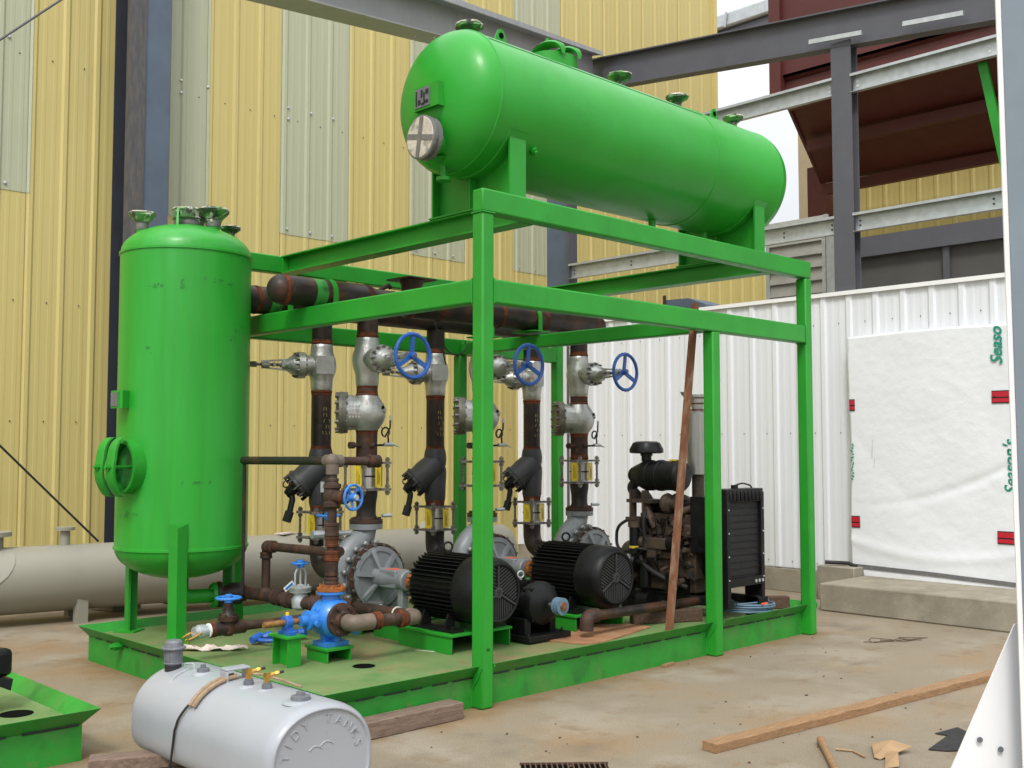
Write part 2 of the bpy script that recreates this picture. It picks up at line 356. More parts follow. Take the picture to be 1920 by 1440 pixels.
mb = MB()
ribbed(mb, (-4, 12), (5.23, 12), 0, 10.5, PT, (7.5+4) % PT, (0, -1, 0))
ribbed(mb, (5.91, 12), (17.08, 12), 0, 10.5, PT, (7.5-5.91) % PT, (0, -1, 0))
mb.obj('siding', YWALL, wh, flat=True)
mb = MB(); mb.box(-4, 17.0, 12.35, 20, 0, 10.45); mb.obj('wall', BEIGE, wh, flat=True)
for i, (x0, x1, z0, z1) in enumerate(((3.24, 4.33, 4.38, 10.5), (5.915, 6.45, 4.38, 10.5), (7.44, 8.53, 4.38, 10.5), (9.58, 10.65, 4.38, 10.5), (11.65, 12.72, 4.38, 10.5))):
    mb = MB(); ribbed(mb, (x0, 12), (x1, 12), z0, z1, PT, (7.5-x0) % PT, (0, -1, 0), off=.006)
    mb.obj('translucent_panel', SKYL, wh, flat=True)
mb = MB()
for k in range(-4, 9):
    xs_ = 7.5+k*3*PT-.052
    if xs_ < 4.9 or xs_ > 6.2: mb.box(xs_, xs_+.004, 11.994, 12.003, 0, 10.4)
mb.objs('lap_seam', mat('lap_line_paint', (.33, .25, .09), .6, var=.1), wh)  # thin darker line at every sheet overlap
mb = MB()   # screws in rows
for zz in (1.9, 3.2, 5.9):
    x = 3.4
    while x < 13.5:
        if not 5.15 < x < 5.95: mb.sph((x+.06, 11.992, zz+.0), .008, 8, 4)
        x += PT
mb.objs('dark_screw', BLK, wh)
mb = MB()
for x0 in (3.3, 6.0, 7.5, 9.65, 11.72):
    for k, zz in ((0, 4.45), (1, 4.45), (2, 4.45), (0, 6.05), (1, 6.05), (2, 6.05), (0, 5.9)):
        xx = x0+k*.35+.05
        if 5.9 < x0 < 6.2 and k > 1: continue
        mb.lathe((xx, 11.985, zz), (0, -1, 0), [(0, .018), (.006, .018), (.012, .008)], 10)
mb.objs('washer_screw', GALV, wh)
# old steel column in the slot
mb = MB(); mb.box(5.405, 5.715, 11.60, 11.64, 0, 10.5); mb.obj('column_flange', BLUES, wh)
mb = MB(); mb.box(5.215, 5.403, 11.575, 11.66, 0, 10.5); mb.obj('column_edge', BROWNS, wh)
mb = MB(); mb.box(5.225, 5.60, 11.99, 12.06, 0, 10.5); mb.box(5.40, 5.43, 11.665, 11.985, 0, 10.5); mb.obj('column_web', DARKS, wh)  # wide box: dark strip put behind the slot gap; narrow box: web
mb = MB(); mb.box(17.0, 17.11, 11.94, 12.3, 0, 10.5); mb.obj('corner_trim', YWALL, wh)

# cables slanting in front of the siding
c = MB(); c.tube([(2.6, 11.5, 2.95), (3.94, 11.55, 1.62), (4.99, 11.6, .60)], .012, n=8)
tag(c.obj('guy_cable', RUBBER), 'dark cable slanting down the yellow siding to the grey pipe', 'cable')
c = MB(); c.tube([(2.8, 11.6, 4.8), (3.83, 11.6, 5.85), (5.6, 11.6, 7.6)], .012, n=8)
tag(c.obj('guy_cable', GREYS), 'grey cable crossing the topmost left corner of the siding', 'cable')
c = MB()
for k in range(3):
    c.tube([(4.72+.05*k, 10.5, .6), (4.7+.04*k, 10.5, .8+.05*k), (4.8+.06*k, 10.5, .9), (4.93+.03*k, 10.45, .62)], .008, bend=.08, n=6)
tag(c.obj('loose_wire', RUST), 'loop of thin brown wires sticking up behind the grey pipe', 'wire')

# ------------------------------------------------------------------ big grey pipe on the ground
pa, pb = V((1.0, 10.79, .40)), V((9.0, 9.385, .40)); pd = (pb-pa).normalized()
gp = thing('large_pipe', 'long fat grey steel pipe lying on low saddles before the yellow wall', 'pipe', (5, 10.1, 0))
mb = MB(); L = (pb-pa).length
mb.lathe(pa, pd, [(0, .27), (.01, .305), (L-.08, .305), (L-.03, .28), (L-.02, .26)], 48); mb.obj('pipe_shell', PIPEG, gp)
mb = MB(); q = pa+pd*((4.09-1.0)/pd.x)
q = V((q.x, q.y, .68))
mb.cyl(q, q+V((0, 0, .16)), .045); mb.cyl(q+V((0, 0, .16)), q+V((0, 0, .19)), .085); mb.obj('pipe_nozzle', PIPEG, gp)
mb = MB(); q2 = V((3.45, pa.y+pd.y*2.45/pd.x, .66)); mb.cyl(q2, q2+V((0, 0, .15)), .12); mb.cyl(q2+V((0, 0, .15)), q2+V((0, 0, .19)), .19)
mb.obj('pipe_nozzle', PIPEG, gp)
mb = MB()
pts = []
for k in range(28):   # curved reinforcing pad round the first nozzle
    a = 2*pi*k/28; s_ = .34*cos(a); th = .95*sin(a)+.75
    pts.append((s_, th))
qc = V((3.3, pa.y+pd.y*2.3/pd.x, .40)); sd = V((pd.y, -pd.x, 0))
vs = [qc+pd*s_+(sd*sin(th)+V((0, 0, 1))*cos(th))*.314 for s_, th in pts]
vs2 = [qc+pd*s_+(sd*sin(th)+V((0, 0, 1))*cos(th))*.30 for s_, th in pts]
ctr = qc+(sd*sin(.75)+V((0, 0, 1))*cos(.75))*.314
mb.add(vs+vs2+[ctr], [(i, (i+1) % 28, 56) for i in range(28)]+[(i, 28+i, 28+(i+1) % 28, (i+1) % 28) for i in range(28)])
mb.obj('reinforcing_pad', PIPEG, gp)
for xx in (1.9, 4.2, 6.6):
    q = pa+pd*((xx-1.0)/pd.x); mb = MB()
    for sg in (-1, 1):
        e = q+sd*(.19*sg); mb.box(e.x-.05, e.x-.04, e.y-.05, e.y+.05, 0, .30); mb.box(e.x-.04, e.x+.05, e.y-.05, e.y-.04, 0, .30)
    mb.objs('pipe_saddle', PIPEG, gp)
mb = MB(); q = V((7.95, pa.y+pd.y*6.95/pd.x, .40)); mb.lathe(q+V((0, -.05, .27)), (-.1, -.45, .9), [(0, .15), (.045, .15), (.055, .13)], 28); mb.obj('pipe_cap', PIPEG, gp)
for (xx, yy, a) in ((4.75, 10.65, .25), (5.45, 10.75, .0)):
    mb = MB(); mb.obox((xx, yy, .13), (.34, .42, .26), Matrix.Rotation(a, 3, 'Z'))
    o = mb.obj('concrete_block', CONC if a else WOODD, bevel=.01)
    tag(o, 'pale concrete block behind the grey pipe near its saddle' if a else 'dark timber block behind the grey pipe left of the green legs', 'block')
mb = MB(); q = V((6.25, pa.y+pd.y*5.25/pd.x, .716)); mb.obox(q, (.22, .13, .012), Matrix.Rotation(.3, 3, 'Z')); mb.obox(q+V((0.02, -.02, .009)), (.12, .06, .004), Matrix.Rotation(.3, 3, 'Z'))
tag(mb.obj('paper_scrap', RAG), 'small pale packet lying on top of the grey pipe', 'paper')

# ------------------------------------------------------------------ equipment skid and frame
X0, X1, Y0, Y1, ZD = 3.47, 8.50, 5.05, 8.20, .20
sk = thing('equipment_skid', 'long green steel skid with a dusty deck and tube frame on six posts', 'skid', (6, 6.6, 0))
mb = MB(); mb.box(X0+.01, X1-.01, Y0+.01, Y1-.01, .185, ZD); deck = mb.obj('deck', DECK, sk)
mb = MB()
for (x0, x1, y0, y1) in ((X0, X1, Y0, Y0+.01), (X0, X1, Y1-.01, Y1), (X0, X0+.01, Y0+.01, Y1-.01), (X1-.01, X1, Y0+.01, Y1-.01)):
    mb.box(x0, x1, y0, y1, .0, .184)
mb.obj('skid_channel', GREENR, sk)
def rim(mb, X0, X1, Y0, Y1, z0, z1, o):     # drip rim leaning outwards
    A = [(X0, Y0), (X1, Y0), (X1, Y1), (X0, Y1)]; B = [(X0-o, Y0-o), (X1+o, Y0-o), (X1+o, Y1+o), (X0-o, Y1+o)]
    t = .008
    vs = [(*p, z0) for p in A]+[(*p, z1) for p in B]
    vs += [(p[0]+(t if i in (0, 3) else -t)*1.2, p[1]+(t if i in (0, 1) else -t)*1.2, z0+.001) for i, p in enumerate(A)]
    vs += [(p[0]+(t if i in (0, 3) else -t)*1.2, p[1]+(t if i in (0, 1) else -t)*1.2, z1) for i, p in enumerate(B)]
    fs = []
    for i in range(4):
        j = (i+1) % 4
        fs += [(i, j, 4+j, 4+i), (8+i, 12+i, 12+j, 8+j), (4+i, 4+j, 12+j, 12+i), (i, 8+i, 8+j, j)]
    return mb.add(vs, fs)
mb = MB(); rim(mb, X0, X1, Y0, Y1, .186, .262, .062)
mb.obj('drip_rim', GREENR, sk, flat=True)
mb = MB(); random.seed(3)      # broken weld beads under the rim
x = X0+.02
while x < X1-.2:
    l_ = random.uniform(.08, .22); mb.tube([(x, Y0-.004, .186), (x+l_, Y0-.004, .186)], .005, n=6); x += l_+random.uniform(.03, .09)
y = Y0+.02
while y < Y1-.2:
    l_ = random.uniform(.08, .22); mb.tube([(X0-.004, y, .186), (X0-.004, y+l_, .186)], .005, n=6); y += l_+random.uniform(.03, .09)
mb.objs('weld_bead', BLK, sk)
def hss(name, a, b, w, h, bev=.012):
    mb = MB(); mb.bar(a, b, w, h); return mb.obj(name, GREEN, sk, bevel=bev)
FY0, FY1, T = 5.01, 8.01, .1
PX = (4.60, 7.05, 8.44)
def post(x, y, z1):
    mb = MB(); mb.box(x-.05, x+.05, y-.05, y+.05, 0, z1); return mb.obj('post', GREEN, sk, bevel=.012)
post(PX[0], FY0, 3.098); post(PX[0], FY1, 3.098); post(PX[2], FY0, 3.098); post(PX[2], FY1, 3.098)
post(PX[1], FY0, 2.523); post(PX[1], FY1, 2.523)
hss('top_beam', (4.55, FY0, 3.176), (8.49, FY0, 3.176), T, .15); hss('top_beam', (4.35, FY1, 3.176), (8.49, FY1, 3.176), T, .15)
for y in (FY0, FY1):
    for (a, b) in ((4.652, 7.0), (7.0, 8.388)):
        pass
    hss('middle_beam', (4.652, y, 2.602), (8.388, y, 2.602), T-.004, .155)
hss('cross_beam', (4.60, 5.062, 2.602), (4.60, 7.958, 2.602), T-.004, .155)
hss('cross_beam', (7.05, 5.062, 2.585), (7.05, 7.958, 2.585), T-.004, .12)
for xx in (5.03, 7.95):
    mb = MB(); mb.ibeam((xx, 5.062, 3.176), (xx, 7.958, 3.176), .15, .14, .011, .009)
    mb.box(xx+.006, xx+.065, 7.94, 7.957, 3.112, 3.24); mb.box(xx-.065, xx-.006, 7.94, 7.957, 3.112, 3.24)
    mb.obj('saddle_beam', GREEN, sk)
mb = MB()
def ring(c, ax, w, h):
    u = V((0, 1, 0)) if abs(ax[0]) else V((1, 0, 0)); c = V(c); q = [c+u*w+V((0, 0, h)), c-u*w+V((0, 0, h)), c-u*w-V((0, 0, h)), c+u*w-V((0, 0, h))]
    for i in range(4): mb.tube([q[i], q[(i+1) % 4]], .0055, n=6)
ring((4.652, FY0, 2.602), (1, 0, 0), .049, .078); ring((8.388, FY0, 2.602), (1, 0, 0), .049, .078); ring((4.60, 5.062, 2.602), (0, 1, 0), .049, .078)
for px_ in PX: mb.tube([(px_-.055, 4.957, .26), (px_-.055, 4.985, .20), (px_-.055, 5.045, .12), (px_-.055, 5.048, .01)], .006, n=6); mb.tube([(px_+.055, 4.957, .26), (px_+.055, 4.985, .20), (px_+.055, 5.045, .12), (px_+.055, 5.048, .01)], .006, n=6)
mb.tube([(4.548, 4.958, 3.099), (4.652, 4.958, 3.099)], .005, n=6); mb.tube([(4.548, 4.958, 3.099), (4.548, 5.062, 3.099)], .005, n=6)
mb.objs('weld_bead', GREEN, sk)
def pedestal(x0, x1, y0, y1, z1, web=True):
    mb = MB(); mb.box(x0, x1, y0, y1, z1-.018, z1)
    mb.box(x0+.03, x1-.02, y0+.02, y0+.03, ZD, z1-.019) if not web else None
    mb.box(x0+.012, x0+.022, y0+.01, y1-.01, ZD, z1-.019); mb.box(x1-.022, x1-.012, y0+.01, y1-.01, ZD, z1-.019)
    mb.box(x0+.023, x1-.023, y1-.02, y1-.012, ZD, z1-.019)
    return mb.obj('pedestal', GREEN, sk, bevel=.002)
ZP = .335
for xc in (5.17, 6.42):
    pedestal(xc-.30, xc+.28, 5.62, 6.22, ZP); pedestal(xc-.22, xc+.22, 6.30, 6.62, ZP)
    pedestal(xc-.26, xc+.26, 6.70, 7.20, .30)
pedestal(7.42, 7.94, 6.70, 7.20, .30)
pedestal(4.095, 4.31, 5.96, 6.22, .295)
mb = MB(); mb.box(3.825, 3.965, 6.01, 6.24, .382, .398)     # H stub under the bearing
mb.box(3.845, 3.945, 6.03, 6.041, ZD, .381); mb.box(3.845, 3.945, 6.205, 6.216, ZD, .381); mb.box(3.891, 3.899, 6.042, 6.204, ZD, .381)
mb.obj('pedestal', GREEN, sk, bevel=.002)
mb = MB(); mb.lathe((4.235, 5.745, ZD+.0015), (0, 0, 1), [(0, .074), (.001, .074)], 32); mb.obj('deck_hole', HOLE, sk)
mb = MB(); mb.obox((4.88, 5.82, ZD+.0015), (.28, .012, .002), Matrix.Rotation(-1.22, 3, 'Z')); mb.obj('chalk_line', CHALK, sk)
mb = MB(); mb.lathe((3.465, 7.62, .185), (-1, 0, 0), [(0, .03), (.06, .03), (.061, .02), (.09, .02)], 6)
mb.obj('drain_plug', GREEN, sk)
mb = MB(); put_text(mb, 'N', .03, (4.6, 4.957, .36), (1, 0, 0), (0, 0, 1), .0008); mb.obj('stencil_letter', BLK, sk)

# ------------------------------------------------------------------ second skid, lower left
s2 = thing('equipment_skid', 'green skid corner with a round deck hole at the lower left edge', 'skid', (1.5, 7, 0))
mb = MB(); mb.box(-.5, 2.34, 5.63, 9.2, .185, .2); mb.obj('deck', DECK, s2)
mb = MB(); mb.box(-.5, 2.35, 5.61, 5.62, 0, .184); mb.box(2.34, 2.35, 5.621, 9.2, 0, .184); mb.box(-.5, -.49, 5.621, 9.2, 0, .184); mb.box(-.489, 2.339, 9.19, 9.2, 0, .184); mb.obj('skid_channel', GREENR, s2)
mb = MB(); rim(mb, -.5, 2.35, 5.61, 9.2, .186, .265, .07); mb.obj('drip_rim', GREENR, s2, flat=True)
mb = MB(); mb.tube([(2.05, 5.604, .185), (2.33, 5.604, .186)], .006, n=6); mb.tube([(1.5, 5.604, .185), (1.97, 5.604, .186)], .005, n=6); mb.obj('weld_bead', BLK, s2)
mb = MB(); mb.lathe((2.16, 6.0, .2015), (0, 0, 1), [(0, .085), (.001, .085)], 32); mb.obj('deck_hole', HOLE, s2)
jb = thing('black_motor_box', 'black rounded box with a drooping flap above the left skid', 'machine part', (2.05, 6.2, .2))
mb = MB(); mb.obox((2.03, 6.20, .455), (.24, .26, .15), Matrix.Rotation(.3, 3, 'Z')); mb.obj('box_body', BLACKP, jb, bevel=.03)
mb = MB(); mb.prism([(2.02, 6.06, .40), (2.17, 6.08, .37), (2.155, 6.07, .31), (2.06, 6.06, .36), (2.03, 6.06, .24)], (0, .1, 0)); mb.obj('box_flap', BLACKP, jb, bevel=.004)
mb = MB(); mb.cyl((1.95, 6.24, .2), (1.95, 6.24, .38), .07); mb.obj('box_stem', BLACKP, jb)

# ------------------------------------------------------------------ vertical vessel
CX, CY, R = 3.99, 7.76, .49
vv = thing('vertical_vessel', 'tall upright green pressure vessel on three legs with taped nozzles on top', 'tank', (CX, CY, ZD))
ZB, ZT = .86, 3.09
prof = [(ZB-.245*sin(a), R*cos(a)) for a in [pi/2-pi/2*k/10 for k in range(10)]]
prof = [(z, max(r, .001)) for z, r in prof]+[(ZB-.012, R), (ZB-.009, R+.009), (ZB+.009, R+.009), (ZB+.012, R), (ZT-.012, R), (ZT-.009, R+.009), (ZT+.007, R+.009), (ZT+.01, R)]
prof += [(ZT+.01+.235*sin(a), max(.001, R*cos(a))) for a in [pi/2*k/10 for k in range(1, 11)]]
mb = MB(); mb.lathe((CX, CY, 0), (0, 0, 1), prof, 72); mb.obj('shell', GREENS, vv)
def leg(x, y, z1, ang, w=.105, t=.012):
    mb = MB(); Rm = Matrix.Rotation(ang, 3, 'Z'); c0 = V((x, y, 0))
    # angle iron, corner outwards (+x local)
    for sg in (1, -1):
        pts = [V((0, 0)), V((-w*.62, sg*w*.62)), V((-w*.62-t, sg*(w*.62-t))), V((-t*1.5, 0))]
        vs = [c0+Rm@V((p.x, p.y, 0)) for p in pts]
        b = [v+V((0, 0, ZD+.012)) for v in vs]
        tops = [z1, z1+.03, z1+.03, z1]; a = [v+V((0, 0, z)) for v, z in zip(vs, tops)]
        mb.add(b+a, [(0, 1, 2, 3), (4, 7, 6, 5), (0, 4, 5, 1), (1, 5, 6, 2), (2, 6, 7, 3), (3, 7, 4, 0)])
    mb.obox(c0+Rm@V((-.04, 0, 0))+V((0, 0, ZD+.006)), (.17, .17, .012), Rm)
    o = mb.obj('leg', GREEN, vv, flat=True); return o
a0 = atan2(-.889, -.457)-.05
leg(CX+.57*cos(a0), CY+.57*sin(a0), 1.03, a0)
a1 = atan2(8.12-CY, 3.72-CX); leg(CX+.46*cos(a1), CY+.46*sin(a1), .83, a1)
a2 = atan2(.04, 1); leg(CX+.47*cos(a2), CY+.47*sin(a2), .83, a2)
def taped(par, x, y, z0, z1, rn, rt, h=.09, stem=GREEN):
    mb = MB(); mb.cyl((x, y, z0), (x, y, z1), rn); n = mb.obj('nozzle', stem, par)
    mb = MB(); random.seed(int(x*1000+y*100)); pr = [(0, rn*1.05), (.035, rn*1.2), (h*.75, rt*.95), (h*.9, rt), (h, rt*.93)]
    o = len(mb.v); mb.lathe((x, y, z1-.02), (0, 0, 1), pr, 11)
    for v in mb.v: v += V((random.uniform(-1, 1), random.uniform(-1, 1), random.uniform(-.7, .7)))*rt*.07
    w_ = mb.obj('taped_cover', TAPEG, n, flat=True)
    mb = MB(); mb.lathe((x, y, z1-.02+h*.93), (0, 0, 1), [(0, rt*.98), (h*.1, rt*.95), (h*.13, rt*.5)], 11)
    for v in mb.v: v += V((random.uniform(-1, 1), random.uniform(-1, 1), random.uniform(-.4, .4)))*rt*.06
    mb.obj('cover_rim', TAPEW, n, flat=True)
    mb = MB(); mb.lathe((x, y, z1-.045), (0, 0, 1), [(0, rn*1.08), (.02, rn*1.16), (.05, rn*1.1), (.06, rn*1.3)], 12)
    mb.obj('duct_tape', GTAPE, n)
taped(vv, 3.70, 7.93, 3.15, 3.335, .042, .105, .11); taped(vv, 3.98, 7.72, 3.25, 3.365, .10, .13, .115)
taped(vv, 4.10, 7.56, 3.20, 3.36, .052, .12, .115); taped(vv, 4.35, 7.74, 3.15, 3.31, .030, .085, .09); taped(vv, 3.92, 8.08, 3.18, 3.28, .03, .07, .06)
mb = MB()
pts = [(3.83+u*.53, 7.62+u*.85, z) for u, z in ((-.075, 3.19), (.075, 3.27), (.035, 3.40), (.02, 3.43), (0, 3.44), (-.02, 3.43), (-.035, 3.40))]
mb.prism(pts, (.014, -.009, 0)); mb.obj('lifting_lug', GREEN, vv)
mb = MB(); mb.cyl((3.825, 7.623, 3.395), (3.849, 7.608, 3.395), .016); mb.obj('lug_hole', HOLE, vv)
# manway on the left side
mwz = 1.47; md = V((-.97, -.24, 0)).normalized(); ms = V((md.y, -md.x, 0)); mo = V((CX, CY, mwz))
mb = MB(); n = 40; vs = []
for t in (.36, .60, .60, .36):
    pass
def ovalring(mb, t0, t1, a_o, b_o, a_i, b_i):
    vs = []; fs = []
    for (t, a, b) in ((t0, a_o, b_o), (t1, a_o, b_o), (t1, a_i, b_i), (t0, a_i, b_i)):
        for k in range(n):
            an = 2*pi*k/n; vs.append(mo+md*t+ms*a*cos(an)+V((0, 0, b*sin(an))))
    for q in range(4):
        for k in range(n): fs.append((q*n+k, q*n+(k+1) % n, ((q+1) % 4)*n+(k+1) % n, ((q+1) % 4)*n+k))
    mb.add(vs, fs)
ovalring(mb, .38, .575, .15, .195, .128, .172); mn = mb.obj('manway', GREEN, vv)
mb = MB(); mb.lathe(mo+md*.50, md, [(0, .125), (.006, .12)], 32)
for v in mb.v: v.z = mwz+(v.z-mwz)*1.35
mb.obj('manway_cover', PAINTG, mn)
for sy in (-.055, .065):        # two scalloped clamp yokes
    mb = MB(); vs = []; fs = []; K = 22
    for i in range(K+1):
        a = pi*i/K; sc_ = 1+.10*abs(sin(a*2.5))
        for j, (rr, ww) in enumerate(((0, .012), (.022, .045), (.05, .045), (.06, 0), (.05, -.045), (.022, -.045))):
            r = rr; d = md*(.575+(.10*sin(a)*sc_)+r*.7)+ms*(sy+ww*(.55+.45*sin(a)))+V((0, 0, (.215)*cos(a)))
            vs.append(mo+d)
    for i in range(K):
        for j in range(6): fs.append((i*6+j, i*6+(j+1) % 6, (i+1)*6+(j+1) % 6, (i+1)*6+j))
    fs += [tuple(range(6)), tuple(K*6+j for j in range(6))]
    mb.add(vs, fs); mb.obj('clamp_yoke', GREEN, mn, ang=60)
    mb = MB(); mb.cyl(mo+md*.5+ms*sy, mo+md*.755+ms*sy, .012, n=8); mb.cyl(mo+md*.715+ms*sy, mo+md*.738+ms*sy, .024, n=6); mb.obj('yoke_bolt', GREEN, mn)
# nameplate bracket
mb = MB(); mb.prism([(3.51, 7.70, 1.90), (3.51, 7.70, 2.03), (3.43, 7.66, 2.03), (3.43, 7.66, 1.90)], (.012, -.02, 0))
mb.box(3.425, 3.437, 7.66, 7.80, 1.90, 2.03); mb.obj('nameplate_bracket', GREEN, vv)
mb = MB(); mb.box(3.419, 3.4245, 7.68, 7.79, 1.915, 2.015); o = mb.obj('nameplate', CAPG, vv)
# faint scuffs on the shell
random.seed(11)
def scuff(par, ang, z, w, h, m=BLK):
    mb = MB(); k = 5
    for i in range(k):
        a = ang+random.uniform(-w, w)/R; zz = z+random.uniform(-h, h); l_ = random.uniform(.004, .013)
        p = V((CX+cos(a)*(R+.0015), CY+sin(a)*(R+.0015), zz)); t = V((-sin(a), cos(a), 0)); hh = random.uniform(.004, .014)
        mb.add([p-t*l_-V((0, 0, hh)), p+t*l_*.7-V((0, 0, hh*.6)), p+t*l_+V((0, 0, hh)), p-t*l_*.5+V((0, 0, hh*.8))], [(0, 1, 2, 3)])
    mb.objs('scuff_mark', m, par, flat=True)
scuff(vv, a0-.42, 2.79, .05, .008, PAINTG); scuff(vv, a0-.02, 2.81, .006, .03, PAINTG); scuff(vv, a0+.62, 2.84, .09, .006, PAINTG); scuff(vv, a0-.75, 1.13, .08, .008, PAINTG)
SMUDGE = mat('dark_smudge', (.017, .20, .024), .6, var=.4, vs=30)
for (da, zz, ww_, hh_) in ((.95, 2.50, .05, .05), (.80, 2.42, .04, .03), (-.5, 2.32, .02, .03), (-.9, 1.12, .10, .012), (.3, 1.35, .15, .01), (.5, 2.86, .10, .01), (-.35, 2.80, .06, .012), (0, 2.80, .008, .045)): scuff(vv, a0+da, zz, ww_, hh_, SMUDGE)
# bottom outlet
mb = MB(); mb.tube([(CX, CY, .64), (CX, CY, .47), (CX+.22, CY-.08, .47)], .055, bend=.10, n=18); mb.lathe((CX+.22, CY-.08, .47), (.94, -.33, 0), [(0, .1), (.03, .1)], 28)
mb.bolts((CX+.22, CY-.08, .47), (.94, -.33, 0), .08, 8, .01, .045, .02); mb.obj('outlet_flange', GREEN, vv)

# ------------------------------------------------------------------ horizontal vessel
HY, HZ, HR, HX0, HX1 = 5.54, 3.985, .492, 4.81, 8.20
hv = thing('horizontal_vessel', 'long horizontal green pressure vessel lying on saddles atop the frame', 'tank', (6.9, HY, 3.25))
pr = [(HX0-.265*sin(a), max(.001, HR*cos(a))) for a in [pi/2-pi/2*k/11 for k in range(11)]]
pr += [(HX0-.012, HR), (HX0-.008, HR+.007), (HX0+.008, HR+.007), (HX0+.012, HR), (7.25, HR), (7.253, HR+.006), (7.267, HR+.006), (7.27, HR), (HX1-.01, HR), (HX1-.004, HR+.003), (HX1+.004, HR+.003), (HX1+.01, HR)]
pr += [(HX1+.01+.265*sin(a), max(.001, HR*cos(a))) for a in [pi/2*k/11 for k in range(1, 12)]]
mb = MB(); mb.lathe((0, HY, HZ), (1, 0, 0), pr, 80); mb.obj('shell', GREENV, hv)
mb = MB(); aa = radians(130)   # longitudinal weld seam
p1 = V((HX0+.02, HY+cos(aa)*(HR+.0), HZ+sin(aa)*(HR+.0)))
aa = pi-aa; p1 = V((HX0+.02, HY-cos(aa)*HR, HZ+sin(aa)*HR)); mb.tube([p1, p1+V((2.42, 0, 0))], .0042, n=6); mb.obj('weld_seam', mat('dark_seam_green', (.008, .10, .03), .5), hv)
for xx in (5.03, 7.95):
    mb = MB(); K = 18; hw = .40; zb = 3.253
    top = [(HY+hw-2*hw*k/K) for k in range(K+1)]
    pts = [(xx-.006, HY-hw, zb), (xx-.006, HY+hw, zb)]+[(xx-.006, y, HZ-sqrt(max(0, (HR+.008)**2-(y-HY)**2))) for y in top]
    mb.prism(pts, (.012, 0, 0))
    zt = HZ-sqrt((HR+.008)**2-hw**2)
    for sg in (-1, 1): mb.box(xx-.075, xx+.075, HY+sg*hw-.008, HY+sg*hw+.008, zb, zt+.03)
    mb.box(xx-.075, xx+.075, HY-.006, HY+.006, zb, HZ-HR-.01)
    mb.box(xx-.085, xx+.085, HY-hw-.03, HY+hw+.03, zb-.0005, zb+.011)
    sd_ = mb.obj('saddle', GREEN, hv)
    mb = MB(); vs = []; fs = []; K = 24; ah = radians(60)
    for i in range(K+1):
        a = -pi/2-ah+2*ah*i/K
        for (dx, rr) in ((-.10, 0), (-.095, .008), (.095, .008), (.10, 0)): vs.append((xx+dx, HY+cos(a)*(HR+rr), HZ+sin(a)*(HR+rr)))
    for i in range(K):
        for j in range(3): fs.append((i*4+j, i*4+j+1, (i+1)*4+j+1, (i+1)*4+j))
    mb.add(vs, fs); mb.obj('wear_pad', GREENV, sd_)
ZTV = HZ+HR
for x_, y_, s_ in ((5.02, 5.62, 1), (6.58, 5.54, 1), (7.34, 5.54, .95), (8.17, 5.54, .9)):
    taped(hv, x_, y_, ZTV-.01, ZTV+.065, .034*s_, .105*s_, .095, CAPG)
for x_ in (5.26, 7.88):
    mb = MB(); mb.prism([(x_-.085, HY, ZTV-.005), (x_+.085, HY, ZTV-.005), (x_+.04, HY, ZTV+.12), (x_+.025, HY, ZTV+.145), (x_, HY, ZTV+.155), (x_-.025, HY, ZTV+.145), (x_-.04, HY, ZTV+.12)], (0, .014, 0))
    lg = mb.obj('lifting_lug', GREEN, hv); mb = MB(); mb.cyl((x_, HY-.004, ZTV+.105), (x_, HY+.018, ZTV+.105), .022); mb.obj('lug_hole', HOLE, lg)
mb = MB(); mo = V((5.86, HY+.04, ZTV-.05)); md = V((0, 0, 1)); ms = V((0, 1, 0))
vs = []; fs = []; n = 40
for (t, a, b) in ((0, .20, .15), (.15, .20, .15), (.15, .18, .13), (.05, .18, .13)):
    for k in range(n): an = 2*pi*k/n; vs.append(mo+V((a*cos(an), b*sin(an), t)))
for q in range(3):
    for k in range(n): fs.append((q*n+k, q*n+(k+1) % n, (q+1)*n+(k+1) % n, (q+1)*n+k))
fs.append(tuple(3*n+k for k in range(n))); mb.add(vs, fs); mn = mb.obj('manway', GREEN, hv)
for sx in (-.08, .10):
    mb = MB(); vs = []; fs = []; K = 20
    for i in range(K+1):
        a = pi*i/K
        for j, (rr, ww) in enumerate(((0, .03), (.03, .05), (.045, .03), (.045, -.03), (.03, -.05), (0, -.03))):
            vs.append(mo+V((sx+ww*(.5+.5*sin(a)), .165*cos(a), .13+.08*sin(a)+rr)))
    for i in range(K):
        for j in range(6): fs.append((i*6+j, i*6+(j+1) % 6, (i+1)*6+(j+1) % 6, (i+1)*6+j))
    fs += [tuple(range(6)), tuple(K*6+j for j in range(6))]; mb.add(vs, fs); mb.obj('clamp_yoke', GREEN, mn, ang=60)
    mb = MB(); mb.cyl(mo+V((sx, 0, .2)), mo+V((sx, 0, .285)), .012, n=8); mb.cyl(mo+V((sx, 0, .25)), mo+V((sx, 0, .27)), .022, n=6); mb.obj('yoke_bolt', GREEN, mn)
